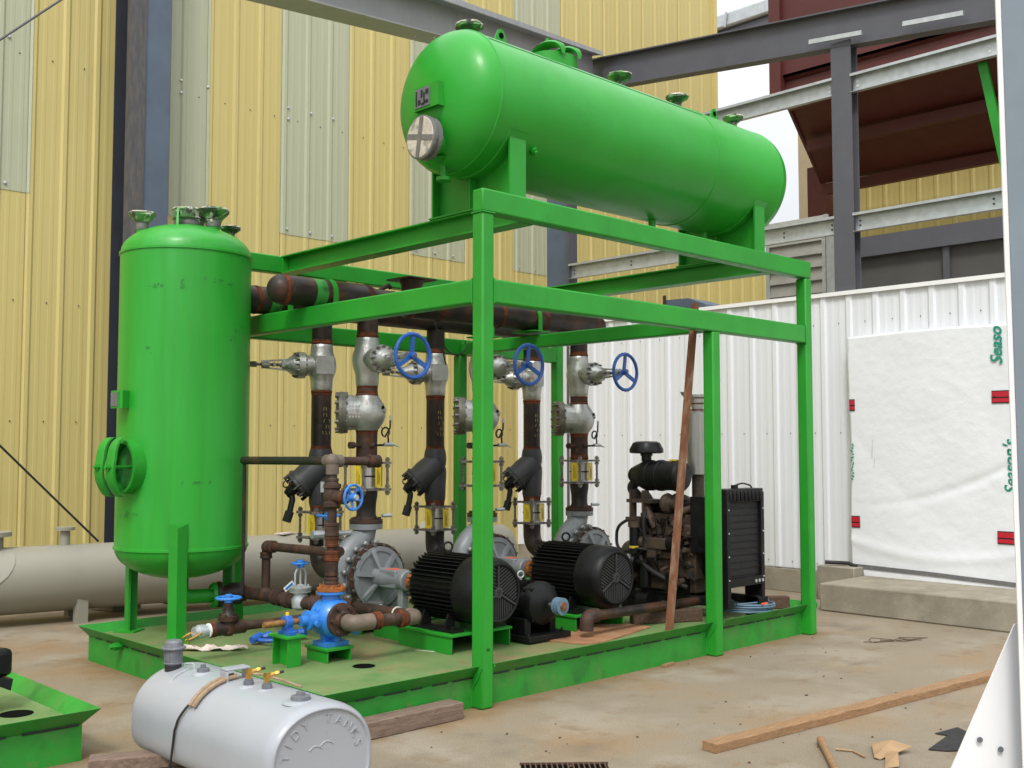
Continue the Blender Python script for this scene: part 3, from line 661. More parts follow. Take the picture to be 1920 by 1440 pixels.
# end nozzle with crossed tape
nx = thing  # noqa
mb = MB(); nc = V((4.50, 5.50, 3.67)); mb.cyl(nc+V((.28, 0, 0)), nc+V((.04, 0, 0)), .085); nz = mb.obj('nozzle', GREENV, hv)
mb = MB(); mb.lathe(nc+V((.075, 0, 0)), (-1, 0, 0), [(0, .12), (.02, .147), (.045, .147), (.05, .134), (.068, .134), (.07, .149), (.09, .149), (.095, .14)], 30); mb.bolts(nc+V((.06, 0, 0)), (-1, 0, 0), .126, 8, .011, .05)
mb.obj('taped_flange', GTAPE, nz)
mb = MB(); mb.lathe(nc+V((-.021, 0, 0)), (-1, 0, 0), [(0, .138), (.003, .134)], 30); mb.obj('wooden_cover', TAPEW, nz)
mb = MB()
for an in (radians(12), radians(100)):
    d = V((0, cos(an), sin(an))); q0 = nc+V((-.0265-.0022*(an > 1), 0, 0)); mb.bar(q0-d*.137, q0+d*.137, .036, .002, (1, 0, 0))
mb.obj('crossed_tape', GTAPE, nz)
# nameplate
mb = MB(); mb.box(4.515, 4.525, 5.36, 5.61, 3.87, 4.03); mb.box(4.5255, 4.60, 5.36, 5.37, 3.87, 4.03); mb.box(4.5255, 4.60, 5.60, 5.61, 3.87, 4.03); mb.obj('nameplate_bracket', GREEN, hv)
mb = MB(); mb.box(4.509, 4.5145, 5.44, 5.595, 3.885, 4.015); npl = mb.obj('nameplate', CAPG, hv)
mb = MB()
for (y, z, w, h) in ((5.895, 4.065, .012, .10), (5.86, 4.035, .03, .03), (5.83, 4.09, .018, .05), (5.80, 4.055, .012, .08), (5.765, 4.095, .03, .03), (5.77, 4.03, .04, .018), (5.82, 4.02, .03, .012)):
    yq = 5.5175+(y-5.825)*.85; mb.box(4.505, 4.5085, yq-w*.42, yq+w*.42, z-.115-h*.5, z-.115+h*.5)
mb.obj('stamped_mark', BLK, npl)
mb = MB(); mb.lathe((5.22, HY-HR*.74, HZ-HR*.66), (0, -.74, -.66), [(0, .03), (.03, .03), (.031, .018), (.05, .018)], 16); mb.obj('plug', GREEN, hv)
for xx in (6.98, 7.70, 4.72):
    mb = MB(); zz = HZ-HR+(.06 if xx == 4.72 else 0); mb.cyl((xx, HY, zz+.03), (xx, HY, zz-.10), .03 if xx > 5 else .02); mb.lathe((xx, HY, zz+.02), (0, 0, -1), [(0, .1), (.03, .03)], 20)
    if xx < 5: mb.lathe((xx, HY, zz-.13), (0, 0, 1), [(0, .05), (.025, .05)], 16)
    mb.obj('drain_nozzle', GREEN, hv)

# ------------------------------------------------------------------ headers
for (yy, xa, xb, lab) in ((7.0, 4.36, 7.92, 'dark steel header pipe with domed end on the beams, nearer of two'), (7.64, 4.15, 7.9, 'dark steel header pipe behind the nearer one, its end hidden by the vessel')):
    hd = thing('header_pipe', lab, 'pipe', (6.2, yy, 2.68), 'header pipes resting on the middle beams'); zc = 2.80; r = .112
    mb = MB(); prf = [(xa-.10+.10*(1-cos(a)), max(.001, r*sin(a))) for a in [pi/2*k/8 for k in range(9)]]
    if yy < 7.5: prf += [(xa+.80, r), (xa+.88, .092), (xa+1.12, .092), (xa+1.2, r)]
    prf += [(xb, r), (xb+.06, r*.8), (xb+.09, .02)]
    mb.lathe((0, yy, zc), (1, 0, 0), prf, 36); mb.obj('header', PIPE, hd)
    mb = MB()
    for wx in ((xa+.02, xa+.78, xa+1.22, 5.9, 6.6, 7.15, 7.86) if yy < 7.5 else (4.52, 5.6, 6.9, 7.8)):
        mb.lathe((wx-.035, yy, zc), (1, 0, 0), [(.012, r+.0012), (.03, r+.002), (.035, r+.005), (.045, r+.002), (.058, r+.0012)], 36, cap=False)
    mb.objs('weld_ring', WELD, hd)
    for wx in (4.78, 7.03):
        mb = MB(); K = 20; vs = []; fs = []
        for i in range(K+1):
            a = pi*i/K
            for (dx, rr) in ((-.022, .003), (-.022, .012), (.022, .012), (.022, .003)): vs.append((wx+dx, yy+cos(a)*(r+rr), zc+sin(a)*(r+rr)))
        for i in range(K):
            for j in range(4): fs.append((i*4+j, i*4+(j+1) % 4, (i+1)*4+(j+1) % 4, (i+1)*4+j))
        mb.add(vs, fs)
        for sg in (-1, 1): mb.box(wx-.022, wx+.022, yy+sg*(r+.0075)-.0045, yy+sg*(r+.0075)+.0045, 2.682, zc+.002)
        mb.box(wx-.11, wx+.11, yy-.14, yy+.14, 2.671, 2.6815)
        mb.obj('pipe_clamp', GREEN, hd)
    mb = MB(); mb.lathe((4.62, yy, zc), (1, 0, 0), [(0, r+.001), (.10, r+.001)], 36, cap=False); mb.obj('paint_patch', PATCH, hd)
    if yy < 7.5:
        mb = MB(); mb.lathe((5.62, yy, zc), (0, 0, 1), [(.05, .085), (.16, .09), (.20, .11)], 28); mb.box(5.47, 5.77, yy-.15, yy+.15, 3.0, 3.012); mb.obj('riser_flange', PIPE, hd)
        mb = MB(); mb.tube([(5.30, yy+.05, zc+.08), (5.42, yy+.05, zc+.15), (5.44, yy+.05, zc+.12)], .018, n=8); mb.obj('small_nipple', RUST, hd)
        mb = MB(); put_text(mb, 'SEM 02', .055, (5.02, yy-.035, zc+r+.001), (1, 0, 0), (0, 1, .32), .0008, .2); mb.obj('chalk_writing', CHALKY, hd)
mb = MB(); mb.tube([(5.55, 6.62, 2.62), (5.62, 6.62, 2.47), (5.70, 6.62, 2.38), (5.80, 6.62, 2.36), (5.90, 6.62, 2.42), (5.95, 6.7, 2.5)], .006, bend=.08, n=6); mb.tube([(5.62, 6.62, 2.47), (5.67, 6.62, 2.28)], .006, n=6)
tag(mb.obj('hanging_wire', RUBBER), 'short black wire hanging under the header pipe near the first handwheel', 'wire')

# ------------------------------------------------------------------ valves, couplings
def handwheel(par, c, ax, Rw, r=.013, spokes=3, ph=.5, m=BLUE, curved=False):
    c = V(c); u, w, a = frame(ax); mb = MB(); mb.torus(c, ax, Rw, r, 40, 10)
    for i in range(spokes):
        an = 2*pi*i/spokes+ph; d = u*cos(an)+w*sin(an)
        mb.bar(c-a*.015+d*.02, c+d*(Rw-r*.4), .036 if not curved else .014, .012, a)
    for i in range(24 if not curved else 10):
        an = 2*pi*i/(24 if not curved else 10); mb.sph(c+(u*cos(an)+w*sin(an))*(Rw+r*.62), r*.62, 6, 4)
    mb.lathe(c-a*.03, ax, [(0, .028), (.05, .026), (.055, .018)], 18)
    h = mb.obj('handwheel', m, par)
    return h
def gate_valve(line, x, y, z, ax, wheel=True, flat=False, Ls=.58):
    """welded gate valve, body vertical, bonnet along ax"""
    ax = V(ax); o = V((x, y, z)); mb = MB()
    mb.lathe(o, (0, 0, 1), [(-.21, .084), (-.20, .09), (-.15, .092), (-.11, .096), (-.05, .116), (0, .122), (.05, .116), (.11, .096), (.15, .092), (.17, .09), (.18, .084)], 32)
    sdv = V((ax.y, -ax.x, 0))
    # oval neck and bonnet flange
    vs = []; fs = []; n = 32
    for t, a, b in ((.03, .095, .085), (.15, .10, .085), (.152, .125, .11), (.178, .125, .11), (.18, .128, .112), (.205, .128, .112), (.207, .10, .09), (.26, .085, .075), (.30, .05, .045), (.33, .045, .04)):
        for k in range(n): an = 2*pi*k/n; vs.append(o+ax*t+sdv*a*cos(an)+V((0, 0, b*sin(an))))
    for i in range(9):
        for k in range(n): fs.append((i*n+k, i*n+(k+1) % n, (i+1)*n+(k+1) % n, (i+1)*n+k))
    fs.append(tuple(9*n+k for k in range(n)))
    mb.add(vs, fs)
    if flat:   # cast boss plate
        mb.obox(o+V((-.02, -.05, -.0)), (.15, .15, .15), Matrix.Rotation(-.35, 3, 'Z'))
    gv = mb.obj('gate_valve', SILV, line)
    mb = MB()
    for k in range(12):
        an = 2*pi*k/12; p = o+sdv*.112*cos(an)+V((0, 0, .097*sin(an))); mb.lathe(p+ax*.14, ax, [(0, .012), (.085, .012), (.086, .008), (.10, .008)], 6)
    mb.obj('bonnet_studs', STUD, gv)
    mb = MB()
    for sg in (-1, 1): mb.bar(o+ax*.28+V((0, 0, .045*sg)), o+ax*(Ls-.10)+V((0, 0, .028*sg)), .03, .014); mb.cyl(o+ax*.32+sdv*.05*sg-ax*.03, o+ax*.32+sdv*.05*sg+ax*.05, .012, n=6)
    mb.bar(o+ax*.33-sdv*.07, o+ax*.33+sdv*.07, .024, .04)
    mb.bar(o+ax*.40-sdv*.045, o+ax*.40+sdv*.045, .02, .03)
    mb.cyl(o+ax*(Ls-.12), o+ax*(Ls-.06), .035, n=12)
    mb.obj('yoke', SILV, gv)
    mb = MB(); mb.cyl(o+ax*.3, o+ax*(Ls+.03), .012, n=12)
    if not wheel: mb.cyl(o+ax*(Ls-.02), o+ax*(Ls+.03), .024, n=8); mb.cyl(o+ax*(Ls+.03), o+ax*(Ls+.05), .018, n=8)
    mb.obj('stem', STUD, gv)
    if wheel: handwheel(gv, o+ax*Ls, ax, .166, .0155, 3, .52)
    return gv
def flex_coupling(line, x, y, z, r=.088):
    """sleeve between two eared plates with tie rods; z = centre"""
    mb = MB(); o = V((x, y, z))
    for s in (-.105, .105):
        mb.lathe(o+V((0, 0, s-.008)), (0, 0, 1), [(0, .125), (.016, .125)], 28)
        for k in range(4):
            an = pi/4+k*pi/2; d = V((cos(an), sin(an), 0)); mb.bar(o+V((0, 0, s))+d*.09, o+V((0, 0, s))+d*.195, .06, .02)
    mb.slot(1).lathe(o, (0, 0, 1), [(-.095, r), (-.006, r), (-.004, r-.006), (.004, r-.006), (.006, r), (.095, r)], 32); mb.slot(0)
    mb.slot(2).lathe(o, (0, 0, 1), [(-.006, r+.003), (.006, r+.003)], 32, cap=False); mb.slot(0)
    for k in range(4):
        an = pi/4+k*pi/2; p = o+V((cos(an), sin(an), 0))*.168
        mb.cyl(p-V((0, 0, .15)), p+V((0, 0, .15)), .011, n=8)
        for zz in (-.13, -.08, .08, .13): mb.cyl(p+V((0, 0, zz-.011)), p+V((0, 0, zz+.011)), .021, n=6)
    fc = mb.obj('flexible_coupling', [STUD, SLEEVE, RUBBER], line)
    for an in (-2.75, -.15, -1.35):
        d = V((cos(an), sin(an), 0)); t = V((-d.y, d.x, 0)); mb = MB()
        mb.bar(o+d*(r+.035)-V((0, 0, .085)), o+d*(r+.035)+V((0, 0, .085)), .07, .003, d)
        lb = mb.obj('yellow_label', YEL, fc)
        mb = MB()
        for kk in range(3): mb.bar(o+d*(r+.0375)+t*(.012*(kk-1))-V((0, 0, .06)), o+d*(r+.0375)+t*(.012*(kk-1))+V((0, 0, .06-.02*kk)), .003, .001, d)
        mb.obj('label_print', BLK, lb)
    return fc
def pipe_seg(line, x, y, segs, m, name='pipe'):
    mb = MB(); mb.lathe((x, y, 0), (0, 0, 1), segs, 32); return mb.obj(name, m, line)
def welds(line, x, y, zs, r=.084):
    mb = MB()
    for z in zs: mb.lathe((x, y, z-.03), (0, 0, 1), [(0, r+.0008), (.022, r+.0015), (.026, r+.006), (.036, r+.006), (.04, r+.0015), (.06, r+.0008)], 32, cap=False)
    return mb.objs('weld_ring', WELD, line)

# ---- discharge line (prototype at x=5.17, y=7.0)
LX = (5.17, 6.42, 7.68)
DL = ['discharge pipe with ball-shaped check valve and blue handwheel, left of the corner post, leftmost one',
      'discharge pipe with check valve half hidden by the front corner post',
      'discharge pipe with check valve and blue handwheel before the white wall']
x, y = LX[0], 7.0
dl = thing('discharge_line', DL[0], 'pipework', (x, y, .98), 'discharge lines rising from the three pumps')
pipe_seg(dl, x, y, [(2.40, .084), (2.70, .084)], PIPE)
pipe_seg(dl, x, y, [(2.03, .084), (2.12, .084)], RUST)
gate_valve(dl, x, y, 2.31, (0, -1, 0))
welds(dl, x, y, (2.50, 2.115, 2.03, 1.745, 1.515))
mb = MB(); o = V((x, y, 1.89))
mb.lathe(o, (0, 0, 1), [(-.15, .086), (-.13, .095), (-.09, .125), (-.04, .146), (.01, .15), (.06, .138), (.10, .112), (.135, .09), (.15, .086)], 36)
cdv = V((-.80, .60, 0)); cfv = V((-.6, -.8, 0)); mb.lathe(o+cdv*.02, cdv, [(0, .142), (.08, .138), (.16, .145)], 32)
for k in range(7): mb.cyl(o+V((.05, -.128+.0*k, .04)), o+V((.05, -.146, .04)), .014, n=10)
mb.lathe(o+V((.07, -.125, .02)), (.45, -.89, .1), [(0, .022), (.015, .022)], 14)
cv = mb.obj('check_valve', SILV, dl)
mb = MB(); mb.lathe(o+cdv*.16, cdv, [(0, .165), (.026, .165), (.028, .168), (.055, .168), (.06, .15), (.075, .13), (.085, .06), (.087, .001)], 36)
mb.bolts(o+cdv*.150, cdv, .150, 12, .015, .10); mb.obj('valve_cover', SILVD, cv)
mb = MB(); random.seed(5)      # raised casting lettering
for r_ in range(4):
    for c_ in range(4): mb.obox(o+cdv*(.06+.024*c_)+cfv*(.139-abs(.045-.027*r_)*.18)+V((0, 0, .045-.027*r_)), (.014, .010, .017), Matrix.Rotation(atan2(.6, -.8), 3, 'Z'))
mb.obj('cast_lettering', SILV, cv)
pipe_seg(dl, x, y, [(1.40, .084), (1.745, .084)], RUST)
mb = MB(); mb.cyl((x-.08, y-.02, 1.63), (x-.15, y-.02, 1.63), .016); mb.cyl((x-.14, y-.02, 1.63), (x-.18, y-.02, 1.63), .028, n=10); mb.cyl((x-.03, y-.08, 1.63), (x+.0, y-.10, 1.63), .02); mb.objs('side_nipple', RUST, dl)
mb = MB(); gx, gy = x+.10, y-.10       # pressure gauge siphon loop
mb.tube([(x+.03, y-.08, 1.63), (gx+.10, gy, 1.635)], .009, n=8)
loop = [(gx+.04, gy, 1.64), (gx+.04, gy, 1.68)]+[(gx+.01+.038*cos(a)-.0, gy, 1.735+.038*sin(a)) for a in [-.9+k*.55 for k in range(11)]]+[(gx+.055, gy, 1.77), (gx+.06, gy, 1.86)]
mb.tube(loop, .0075, n=8); sp = mb.obj('gauge_siphon', BLK, dl)
mb = MB(); mb.cyl((gx+.06, gy, 1.83), (gx+.06, gy, 1.87), .011, n=6); mb.cyl((gx+.0, gy, 1.637), (gx+.09, gy, 1.637), .016, n=8); mb.tube([(gx+.06, gy, 1.645), (gx+.14, gy-.01, 1.618)], .006, n=6); mb.objs('needle_valve', GALV, sp)
flex_coupling(dl, x, y, 1.385)
pipe_seg(dl, x, y, [(1.045, .088), (1.09, .076), (1.16, .078), (1.24, .09), (1.37, .084)], PIPE)
mb = MB(); mb.lathe((x, y, 1.015), (0, 0, 1), [(0, .132), (.028, .132), (.03, .09), (.05, .088)], 32); mb.bolts((x, y, 1.04), (0, 0, 1), .11, 8, .014, .02, 0, .5); mb.obj('pipe_flange', RUST, dl)
for i in (1, 2): dup(dl, (LX[i], y, .98), DL[i])

# ---- pump (prototype)
PL = ['grey end-suction pump with bolted cover and free rusty shaft coupling, leftmost of three', 'grey pump behind the finned motor at the front corner post', 'grey pump at the engine, before the white wall']
pu = thing('centrifugal_pump', PL[0], 'pump', (x, y, ZD), 'centrifugal pumps in a row along the skid')
PZ = .61; pc = V((x-.03, 6.98, PZ))
mb = MB()   # volute scroll
path = []; rads = []
for k in range(19):
    a = radians(250-k*300/18+0); rr = .22+.012*k/18
    path.append(pc+V((-rr*cos(a)*-1, 0, rr*sin(a)))); rads.append(.05+.045*k/18)
# scroll runs clockwise and leaves upwards on the left side, curving to the nozzle
path = [pc+V((.23*cos(a), 0, .23*sin(a))) for a in [radians(100-k*290/16) for k in range(17)]]
rads = [.05+.04*k/16 for k in range(17)]
path += [pc+V((-.215, 0, .13)), pc+V((-.15, 0, .21)), pc+V((-.05, .01, .275)), pc+V((.015, .015, .32)), V((x, y, PZ+.38))]
rads += [.092, .09, .088, .086, .086]
mb.tube(path, .09, n=16, rads=rads)
mb.lathe(pc+V((0, .10, 0)), (0, -1, 0), [(0, .12), (.04, .22), (.16, .24), (.2, .235)], 40)
mb.lathe((x, y, .965), (0, 0, 1), [(0, .09), (.002, .13), (.03, .132), (.046, .132)], 32)
mb.lathe(pc+V((0, .05, 0)), (0, 1, 0), [(0, .1), (.16, .09), (.162, .13), (.19, .13)], 28)
mb.slot(1)
for k in range(8):
    a = radians(60+k*22); p = pc+V((.262*cos(a), -.09, .262*sin(a))); mb.lathe(p+V((0, .02, 0)), (0, -1, 0), [(0, .022), (.04, .022), (.045, .014), (.06, .013)], 10)
mb.obj('casing', [PUMPG, SILV], pu)
fy = 6.79
mb = MB(); mb.lathe((pc.x, fy+.03, PZ), (0, -1, 0), [(0, .262), (.022, .262), (.024, .25), (.03, .25)], 44); mb.slot(1).bolts((pc.x, fy+.02, PZ), (0, -1, 0), .25, 18, .013, .035); mb.obj('cover_rim', [RUST, STUD], pu)
mb = MB(); mb.lathe((pc.x, fy, PZ), (0, -1, 0), [(-.02, .238), (.012, .236), (.014, .20), (.003, .19), (.003, .08), (.06, .07), (.10, .065)], 44)
for k in range(6):
    a = radians(90+18+k*60); d = V((cos(a), 0, sin(a))); mb.add([pc.copy()*0+V((pc.x, fy-.004, PZ))+d*.07+V((-d.z, 0, d.x))*.012, V((pc.x, fy-.004, PZ))+d*.07-V((-d.z, 0, d.x))*.012, V((pc.x, fy-.004, PZ))+d*.225-V((-d.z, 0, d.x))*.028, V((pc.x, fy-.004, PZ))+d*.225+V((-d.z, 0, d.x))*.028,
            V((pc.x, fy-.05, PZ))+d*.07+V((-d.z, 0, d.x))*.008, V((pc.x, fy-.05, PZ))+d*.07-V((-d.z, 0, d.x))*.008, V((pc.x, fy-.018, PZ))+d*.22-V((-d.z, 0, d.x))*.022, V((pc.x, fy-.018, PZ))+d*.22+V((-d.z, 0, d.x))*.022],
            [(0, 1, 2, 3), (4, 7, 6, 5), (0, 4, 5, 1), (1, 5, 6, 2), (2, 6, 7, 3), (3, 7, 4, 0)])
cvr = mb.obj('front_cover', PUMPG, pu)
mb = MB(); mb.box(pc.x-.068, pc.x+.068, 6.50, 6.70, PZ-.06, PZ+.075); mb.lathe((pc.x, 6.72, PZ), (0, -1, 0), [(0, .06), (.03, .085), (.24, .07), (.27, .078), (.30, .078), (.305, .05)], 24)
mb.box(pc.x-.03, pc.x+.03, 6.46, 6.52, .335, PZ-.05); mb.obj('bearing_housing', PUMPG, pu, bevel=.008)
mb = MB(); mb.box(pc.x-.045, pc.x+.035, 6.55, 6.65, PZ+.0755, PZ+.078); mb.obj('orange_sticker', ORANGE, pu)
mb = MB(); mb.cyl((pc.x, 6.45, PZ), (pc.x, 6.30, PZ), .022, n=14); mb.lathe((pc.x, 6.40, PZ), (0, -1, 0), [(0, .04), (.025, .042), (.03, .072), (.07, .072), (.072, .04), (.10, .04)], 24); mb.obj('shaft_coupling', FLANGERUST, pu)
mb = MB(); mb.prism([(pc.x+.02, 6.86, .20), (pc.x+.30, 6.86, .20), (pc.x+.30, 6.86, .36), (pc.x+.22, 6.86, .44), (pc.x+.10, 6.86, .42)], (0, .02, 0)); mb.box(pc.x-.15, pc.x-.13, 6.88, 7.1, .30, .42); mb.objs('foot_plate', PUMPG, pu)
mb = MB(); mb.cyl((pc.x-.02, 6.74, .40), (pc.x+.05, 6.76, .30), .018, n=8); mb.cyl((x+.12, 6.95, 1.07), (x+.2, 6.93, 1.07), .015, n=8); mb.objs('small_plug', GALV, pu)
for i in (1, 2): dup(pu, (LX[i], y, ZD), PL[i])

# ---- suction line (prototype)
SL = ['suction pipe with angled dark strainer nearest the vertical vessel', 'suction pipe with angled dark strainer left of the front corner post', 'suction pipe with angled dark strainer just right of the front corner post']
x, y = LX[0], 7.64
sl = thing('suction_line', SL[0], 'pipework', (x, y, ZD), 'suction lines dropping to the backs of the pumps')
pipe_seg(sl, x, y, [(2.45, .084), (2.70, .084)], PIPE)
gate_valve(sl, x, y, 2.30, V((-.92, .39, 0)).normalized(), wheel=False, flat=True, Ls=.56)
pipe_seg(sl, x, y, [(1.60, .084), (2.10, .084)], PIPE)
welds(sl, x, y, (2.49, 2.08, 1.595, 1.125))
mb = MB(); random.seed(9)
for r_ in range(3):
    for c_ in range(5):
        if random.random() < .75: mb.tube([(x-.035+.03*r_+random.uniform(-.006, .006), y-.086, 1.72+.05*c_), (x-.035+.03*r_+random.uniform(-.012, .012), y-.086, 1.75+.05*c_)], .0022, n=4)
mb.objs('chalk_writing', CHALKY, sl)
mb = MB(); mb.lathe((x, y, 0), (0, 0, 1), [(1.13, .088), (1.15, .096), (1.26, .098), (1.36, .104), (1.42, .102), (1.44, .094), (1.46, .10), (1.52, .104), (1.57, .098), (1.60, .090)], 32)
o = V((x-.02, y, 1.44)); dr = V((-.68, .36, -.64)).normalized()
mb.lathe(o-dr*.05, dr, [(0, .11), (.06, .122), (.14, .125), (.21, .118), (.23, .12), (.232, .134), (.255, .134), (.257, .126), (.285, .126), (.30, .10), (.305, .04)], 32)
st = mb.obj('strainer', CASTG, sl)
mb = MB(); e = o+dr*.245; mb.bolts(e-dr*.06, dr, .118, 10, .013, .09)
mb.lathe(e, dr, [(0, .05), (.07, .045), (.1, .03)], 16); mb.tube([e+dr*.05, e+V((-.03, 0, -.10)), e+V((-.07, 0, -.26))], .026, n=12); mb.cyl(e+V((-.055, 0, -.20)), e+V((-.085, 0, -.28)), .038, n=10)
mb.torus(e+V((-.09, 0, .03)), (0, 1, .3), .03, .006, 16, 6); mb.obj('blow_down_valve', BLACKP, st)
pipe_seg(sl, x, y, [(1.08, .084), (1.13, .084)], RUST)
flex_coupling(sl, x, y, .97)
mb = MB(); mb.tube([(x, y, .95), (x, y, PZ), (x-.03, y-.44, PZ)], .087, bend=.27, n=24, seg=12); mb.obj('elbow', PIPE, sl)
mb = MB(); mb.lathe((x-.03, y-.42, PZ), (0, -1, 0), [(-.03, .088), (-.005, .135), (.02, .135)], 28); mb.bolts((x-.03, y-.43, PZ), (0, 1, 0), .11, 8, .013, .03); mb.obj('pipe_flange', RUST, sl)
for i in (1, 2): dup(sl, (LX[i], y, ZD), SL[i])

# ------------------------------------------------------------------ big motors
def big_motor(xc, label):
    mt = thing('electric_motor', label, 'motor', (xc, 5.9, ZP), 'finned electric motors'); z = PZ; ya, yb = 6.22, 5.68
    mb = MB(); mb.lathe((xc, ya, z), (0, -1, 0), [(-.02, .06), (0, .17), (.03, .205), (ya-yb, .205)], 40)
    for k in range(46):
        an = 2*pi*k/46; d = V((cos(an), 0, sin(an)))
        if d.z < -.93: continue
        mb.bar(V((xc, ya-.05, z))+d*.222, V((xc, yb+.01, z))+d*.222, .0055, .045, d)
    for k in range(24):
        an = 2*pi*k/24; d = V((cos(an), 0, sin(an))); mb.bar(V((xc, ya+.02, z))+d*.12, V((xc, ya-.04, z))+d*.235, .006, .03, d)
    mb.obj('finned_body', BLACK, mt, ang=25)
    mb = MB(); mb.lathe((xc, yb+.02, z), (0, -1, 0), [(0, .240), (.03, .245), (.17, .238), (.215, .222), (.235, .205), (.24, .196), (.236, .185), (.22, .182)], 48); fcv = mb.obj('fan_cover', BLACK, mt)
    mb = MB(); mb.lathe((xc, yb-.17, z), (0, -1, 0), [(0, .185), (.02, .185)], 40); mb.obj('fan_opening', HOLE, fcv)
    mb = MB(); fy = yb-.205; Rg = .186; o = V((xc, fy, z))
    for th in (radians(270), radians(30), radians(150)):
        d = V((cos(th), 0, sin(th))); t = V((-d.z, 0, d.x)); sI = -.168
        while sI < .17:  # parallel slats in three fields
            t0 = abs(sI)/math.tan(radians(60))+.02; t1 = sqrt(Rg*Rg-sI*sI)
            if t1 > t0: mb.bar(o+t*sI+d*t0, o+t*sI+d*t1, .008, .008, (0, 1, 0))
            sI += .021
        dd = V((cos(th+pi), 0, sin(th+pi))); mb.bar(o+V((0, -.004, 0)), o+V((0, -.004, 0))+dd*Rg, .014, .012, (0, 1, 0))
    mb.lathe(o+V((0, .01, 0)), (0, -1, 0), [(0, .04), (.02, .038), (.022, .02), (.016, .018)], 24); mb.obj('grille', GRILL, fcv)
    mb = MB(); mb.cyl((xc, ya+.01, z), (xc, ya+.09, z), .026); mb.obj('shaft', STUD, mt)
    for sg in (-1, 1):
        mb = MB(); mb.box(xc+sg*.20-.055, xc+sg*.20+.055, 5.66, 6.14, ZP, ZP+.022)
        for yy in (5.76, 6.02): mb.prism([(xc+sg*.14, yy, ZP+.022), (xc+sg*.235, yy, ZP+.022), (xc+sg*.2, yy, ZP+.12), (xc+sg*.15, yy, ZP+.14)], (0, .018, 0))
        for yy in (5.70, 6.10): mb.cyl((xc+sg*.215, yy, ZP+.02), (xc+sg*.215, yy, ZP+.04), .016, n=6)
        mb.obj('foot', BLACK, mt)
    mb = MB(); mb.torus((xc-.02, 5.98, z+.285), (.5, 1, 0), .032, .0085, 24, 8); mb.cyl((xc-.02, 5.98, z+.21), (xc-.02, 5.98, z+.256), .014); mb.obj('lifting_eye', BLACK, mt)
    mb = MB(); mb.box(xc+.21, xc+.34, 5.85, 6.05, z-.02, z+.13); mb.obj('terminal_box', BLACK, mt, bevel=.008)
    return mt
big_motor(LX[0], 'large black finned motor behind the front corner post'); big_motor(LX[1], 'large black finned motor left of the diesel engine')

# ------------------------------------------------------------------ small motor with pulley
sm = thing('small_motor', 'small black motor with blue-grey pulley between the two big motors', 'motor', (5.72, 5.62, ZD))
xc, z = 5.72, .47
mb = MB(); mb.lathe((xc, 5.98, z), (0, -1, 0), [(-.04, .04), (0, .115), (.02, .145), (.34, .145), (.35, .14)], 36)
for k in range(20):
    an = radians(20+k*7.2); d = V((cos(an), 0, sin(an))); mb.bar(V((xc, 5.96, z))+d*.15, V((xc, 5.68, z))+d*.15, .004, .02, d)
mb.obj('motor_body', BLACK, sm)
mb = MB(); mb.lathe((xc, 5.64, z), (0, -1, 0), [(0, .15), (.01, .162), (.045, .162), (.075, .15), (.10, .11), (.13, .05)], 36)
for k in range(4): an = pi/4+k*pi/2; mb.cyl((xc+.145*cos(an), 5.67, z+.145*sin(an)), (xc+.145*cos(an), 5.57, z+.145*sin(an)), .02, n=8)
mb.obj('end_shield', BLACK, sm)
mb = MB(); mb.cyl((xc, 5.56, z), (xc, 5.36, z), .016, n=12); mb.obj('shaft', STUD, sm)
mb = MB(); mb.lathe((xc, 5.44, z), (0, -1, 0), [(0, .03), (.001, .062), (.012, .062), (.02, .048), (.028, .062), (.036, .062), (.044, .048), (.052, .062), (.064, .062), (.066, .04)], 30); pl = mb.obj('pulley', BLUEG, sm)
mb = MB(); mb.lathe((xc, 5.376, z), (0, -1, 0), [(0, .032), (.012, .03), (.013, .012)], 20); mb.bolts((xc, 5.372, z), (0, -1, 0), .022, 3, .006, .012); mb.obj('pulley_hub', FLANGERUST, pl)
mb = MB(); mb.torus((xc-.01, 5.80, z+.195), (.4, 1, 0), .024, .007, 20, 8); mb.cyl((xc-.01, 5.8, z+.14), (xc-.01, 5.8, z+.175), .01); mb.obj('lifting_eye', GALV, sm)
mb = MB(); mb.box(xc-.20, xc+.24, 5.52, 5.98, ZD+.012, ZD+.055); mb.box(xc-.16, xc-.10, 5.6, 5.92, ZD+.055, z-.10); mb.box(xc+.10, xc+.16, 5.6, 5.92, ZD+.055, z-.10); mb.cyl((xc-.17, 5.56, ZD+.05), (xc-.17, 5.56, ZD+.07), .014, n=6); mb.cyl((xc+.18, 5.56, ZD+.05), (xc+.18, 5.56, ZD+.085), .01, n=6); mb.obj('base_plate', BLACK, sm, bevel=.004)
mb = MB(); mb.box(xc-.12, xc-.02, 5.78, 5.86, z+.144, z+.15); mb.obj('nameplate', BRASSD, sm)

